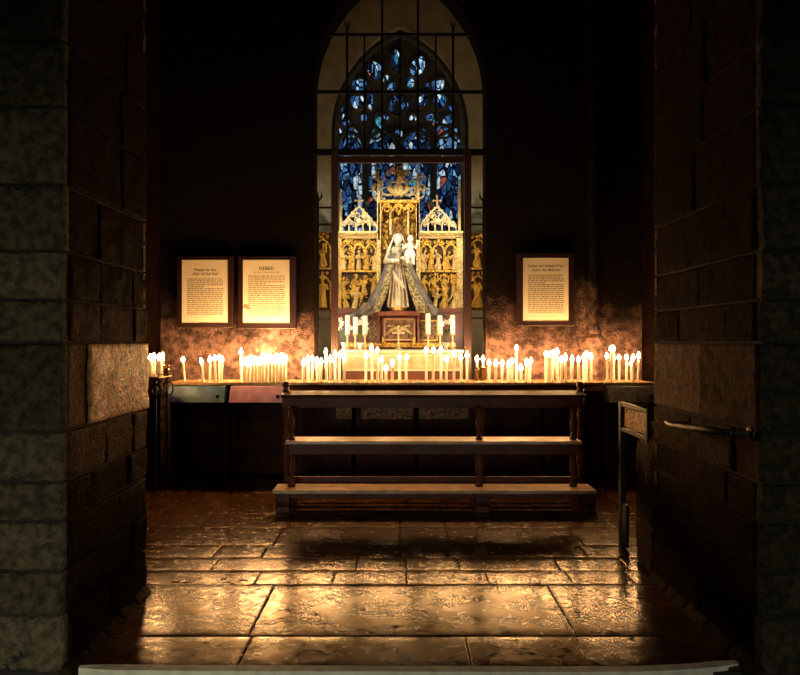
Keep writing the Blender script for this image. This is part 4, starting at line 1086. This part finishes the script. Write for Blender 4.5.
for i, px in enumerate((291.5, 479, 573)):
    x = X(px, 6.25)
    bm = B(); lathe(bm, turned(.612, .90, .032), (x, 6.25, 0), 16); obj('upper_baluster', bm, M['oak'], be, smooth=True)
    bm = B(); lathe(bm, turned(.195, .585, .036), (x, 6.25, 0), 16); obj('lower_baluster', bm, M['oak'], be, smooth=True)
for px in (286, 481, 580):
    x = X(px, 6.5); bm = B()
    tall = px != 481
    lathe(bm, turned(.06, .95, .038), (x, 6.5, 0), 16)
    if tall:
        lathe(bm, [(.035, .95), (.035, 1.04), (.018, 1.05), (.036, 1.075), (.03, 1.10), (.008, 1.115)], (x, 6.5, 0), 16)
    obj('post', bm, M['oak'], be, smooth=True)
for px in (283, 482, 588.5):
    x = X(px, 6.1); bm = B()
    # sled foot: shaped profile along y
    pr = [(6.07, 0), (6.07, .05), (6.10, .065), (6.075, .09), (6.075, .165), (6.36, .165), (6.40, .09), (6.54, .07), (6.56, 0)]
    f1 = [bm.verts.new((x-.06, y, z)) for y, z in pr]; f2 = [bm.verts.new((x+.06, y, z)) for y, z in pr]
    bm.faces.new(f1); bm.faces.new(f2)
    for i in range(len(pr)): bm.faces.new((f1[i], f1[(i+1) % len(pr)], f2[(i+1) % len(pr)], f2[i]))
    obj('foot', bm, M['oak'], be, bevel=.005)

# ------------------------------------------------------------------ metal notice stand by the right pier, handrail
t = empty('metal_gate', (1.6, 5.1, 0)); tag(t, 'narrow metal gate frame with a small brassy plate beside the right pier', 'gate')
gx = 1.62
bm = B(); box(bm, (gx-.02, 5.08, 0), (gx+.02, 5.13, 1.05)); obj('gate_post', bm, M['gate'], t, bevel=.004)
bm = B(); box(bm, (gx-.015, 4.55, 1.02), (gx+.015, 5.1, 1.05)); box(bm, (gx-.015, 4.55, .84), (gx+.015, 5.1, .865)); box(bm, (gx-.015, 4.55, .55), (gx+.015, 4.58, 1.05)); obj('gate_frame', bm, M['gate'], t, bevel=.003)
bm = B(); box(bm, (gx+.0, 4.60, .875), (gx+.012, 5.06, 1.01)); obj('plate', bm, M['oldgold'], t, bevel=.003)
bm = B(); box(bm, (gx-.012, 4.98, .02), (gx+.012, 5.1, .32)); obj('foot_plate', bm, M['gate'], t)
for k in range(5):
    y = 4.57+.05*k; bm = B(); tube(bm, [(gx, y, 1.05), (gx, y, 1.085), (gx, y+.01, 1.11)], [.006, .006, .001], 6); obj('spike', bm, M['iron'], t)
t = empty('hand_rail', (1.59, 3.45, 1.05)); tag(t, 'short worn iron handrail fixed to the right pier', 'handrail')
bm = B(); tube(bm, [(1.50, 3.95, 1.035), (1.49, 3.85, 1.03), (1.50, 3.5, 1.055), (1.515, 3.2, 1.075)], [.010, .016, .018, .016], 10); obj('rail', bm, M['gate'], t, smooth=True)
bm = B(); tube(bm, [(1.51, 3.22, 1.07), (1.565, 3.2, 1.075), (1.61, 3.19, 1.075)], .013, 8); obj('bracket', bm, M['gate'], t)
bm = B(); ball(bm, (1.598, 3.19, 1.075), .035, .35, 1, 1, 12); obj('wall_plate', bm, M['gate'], t, smooth=True)
bm = B(); tube(bm, [(1.50, 3.93, 1.035), (1.56, 3.94, 1.03), (1.61, 3.95, 1.03)], .011, 8); obj('bracket', bm, M['gate'], t)
print('candles', ncand)
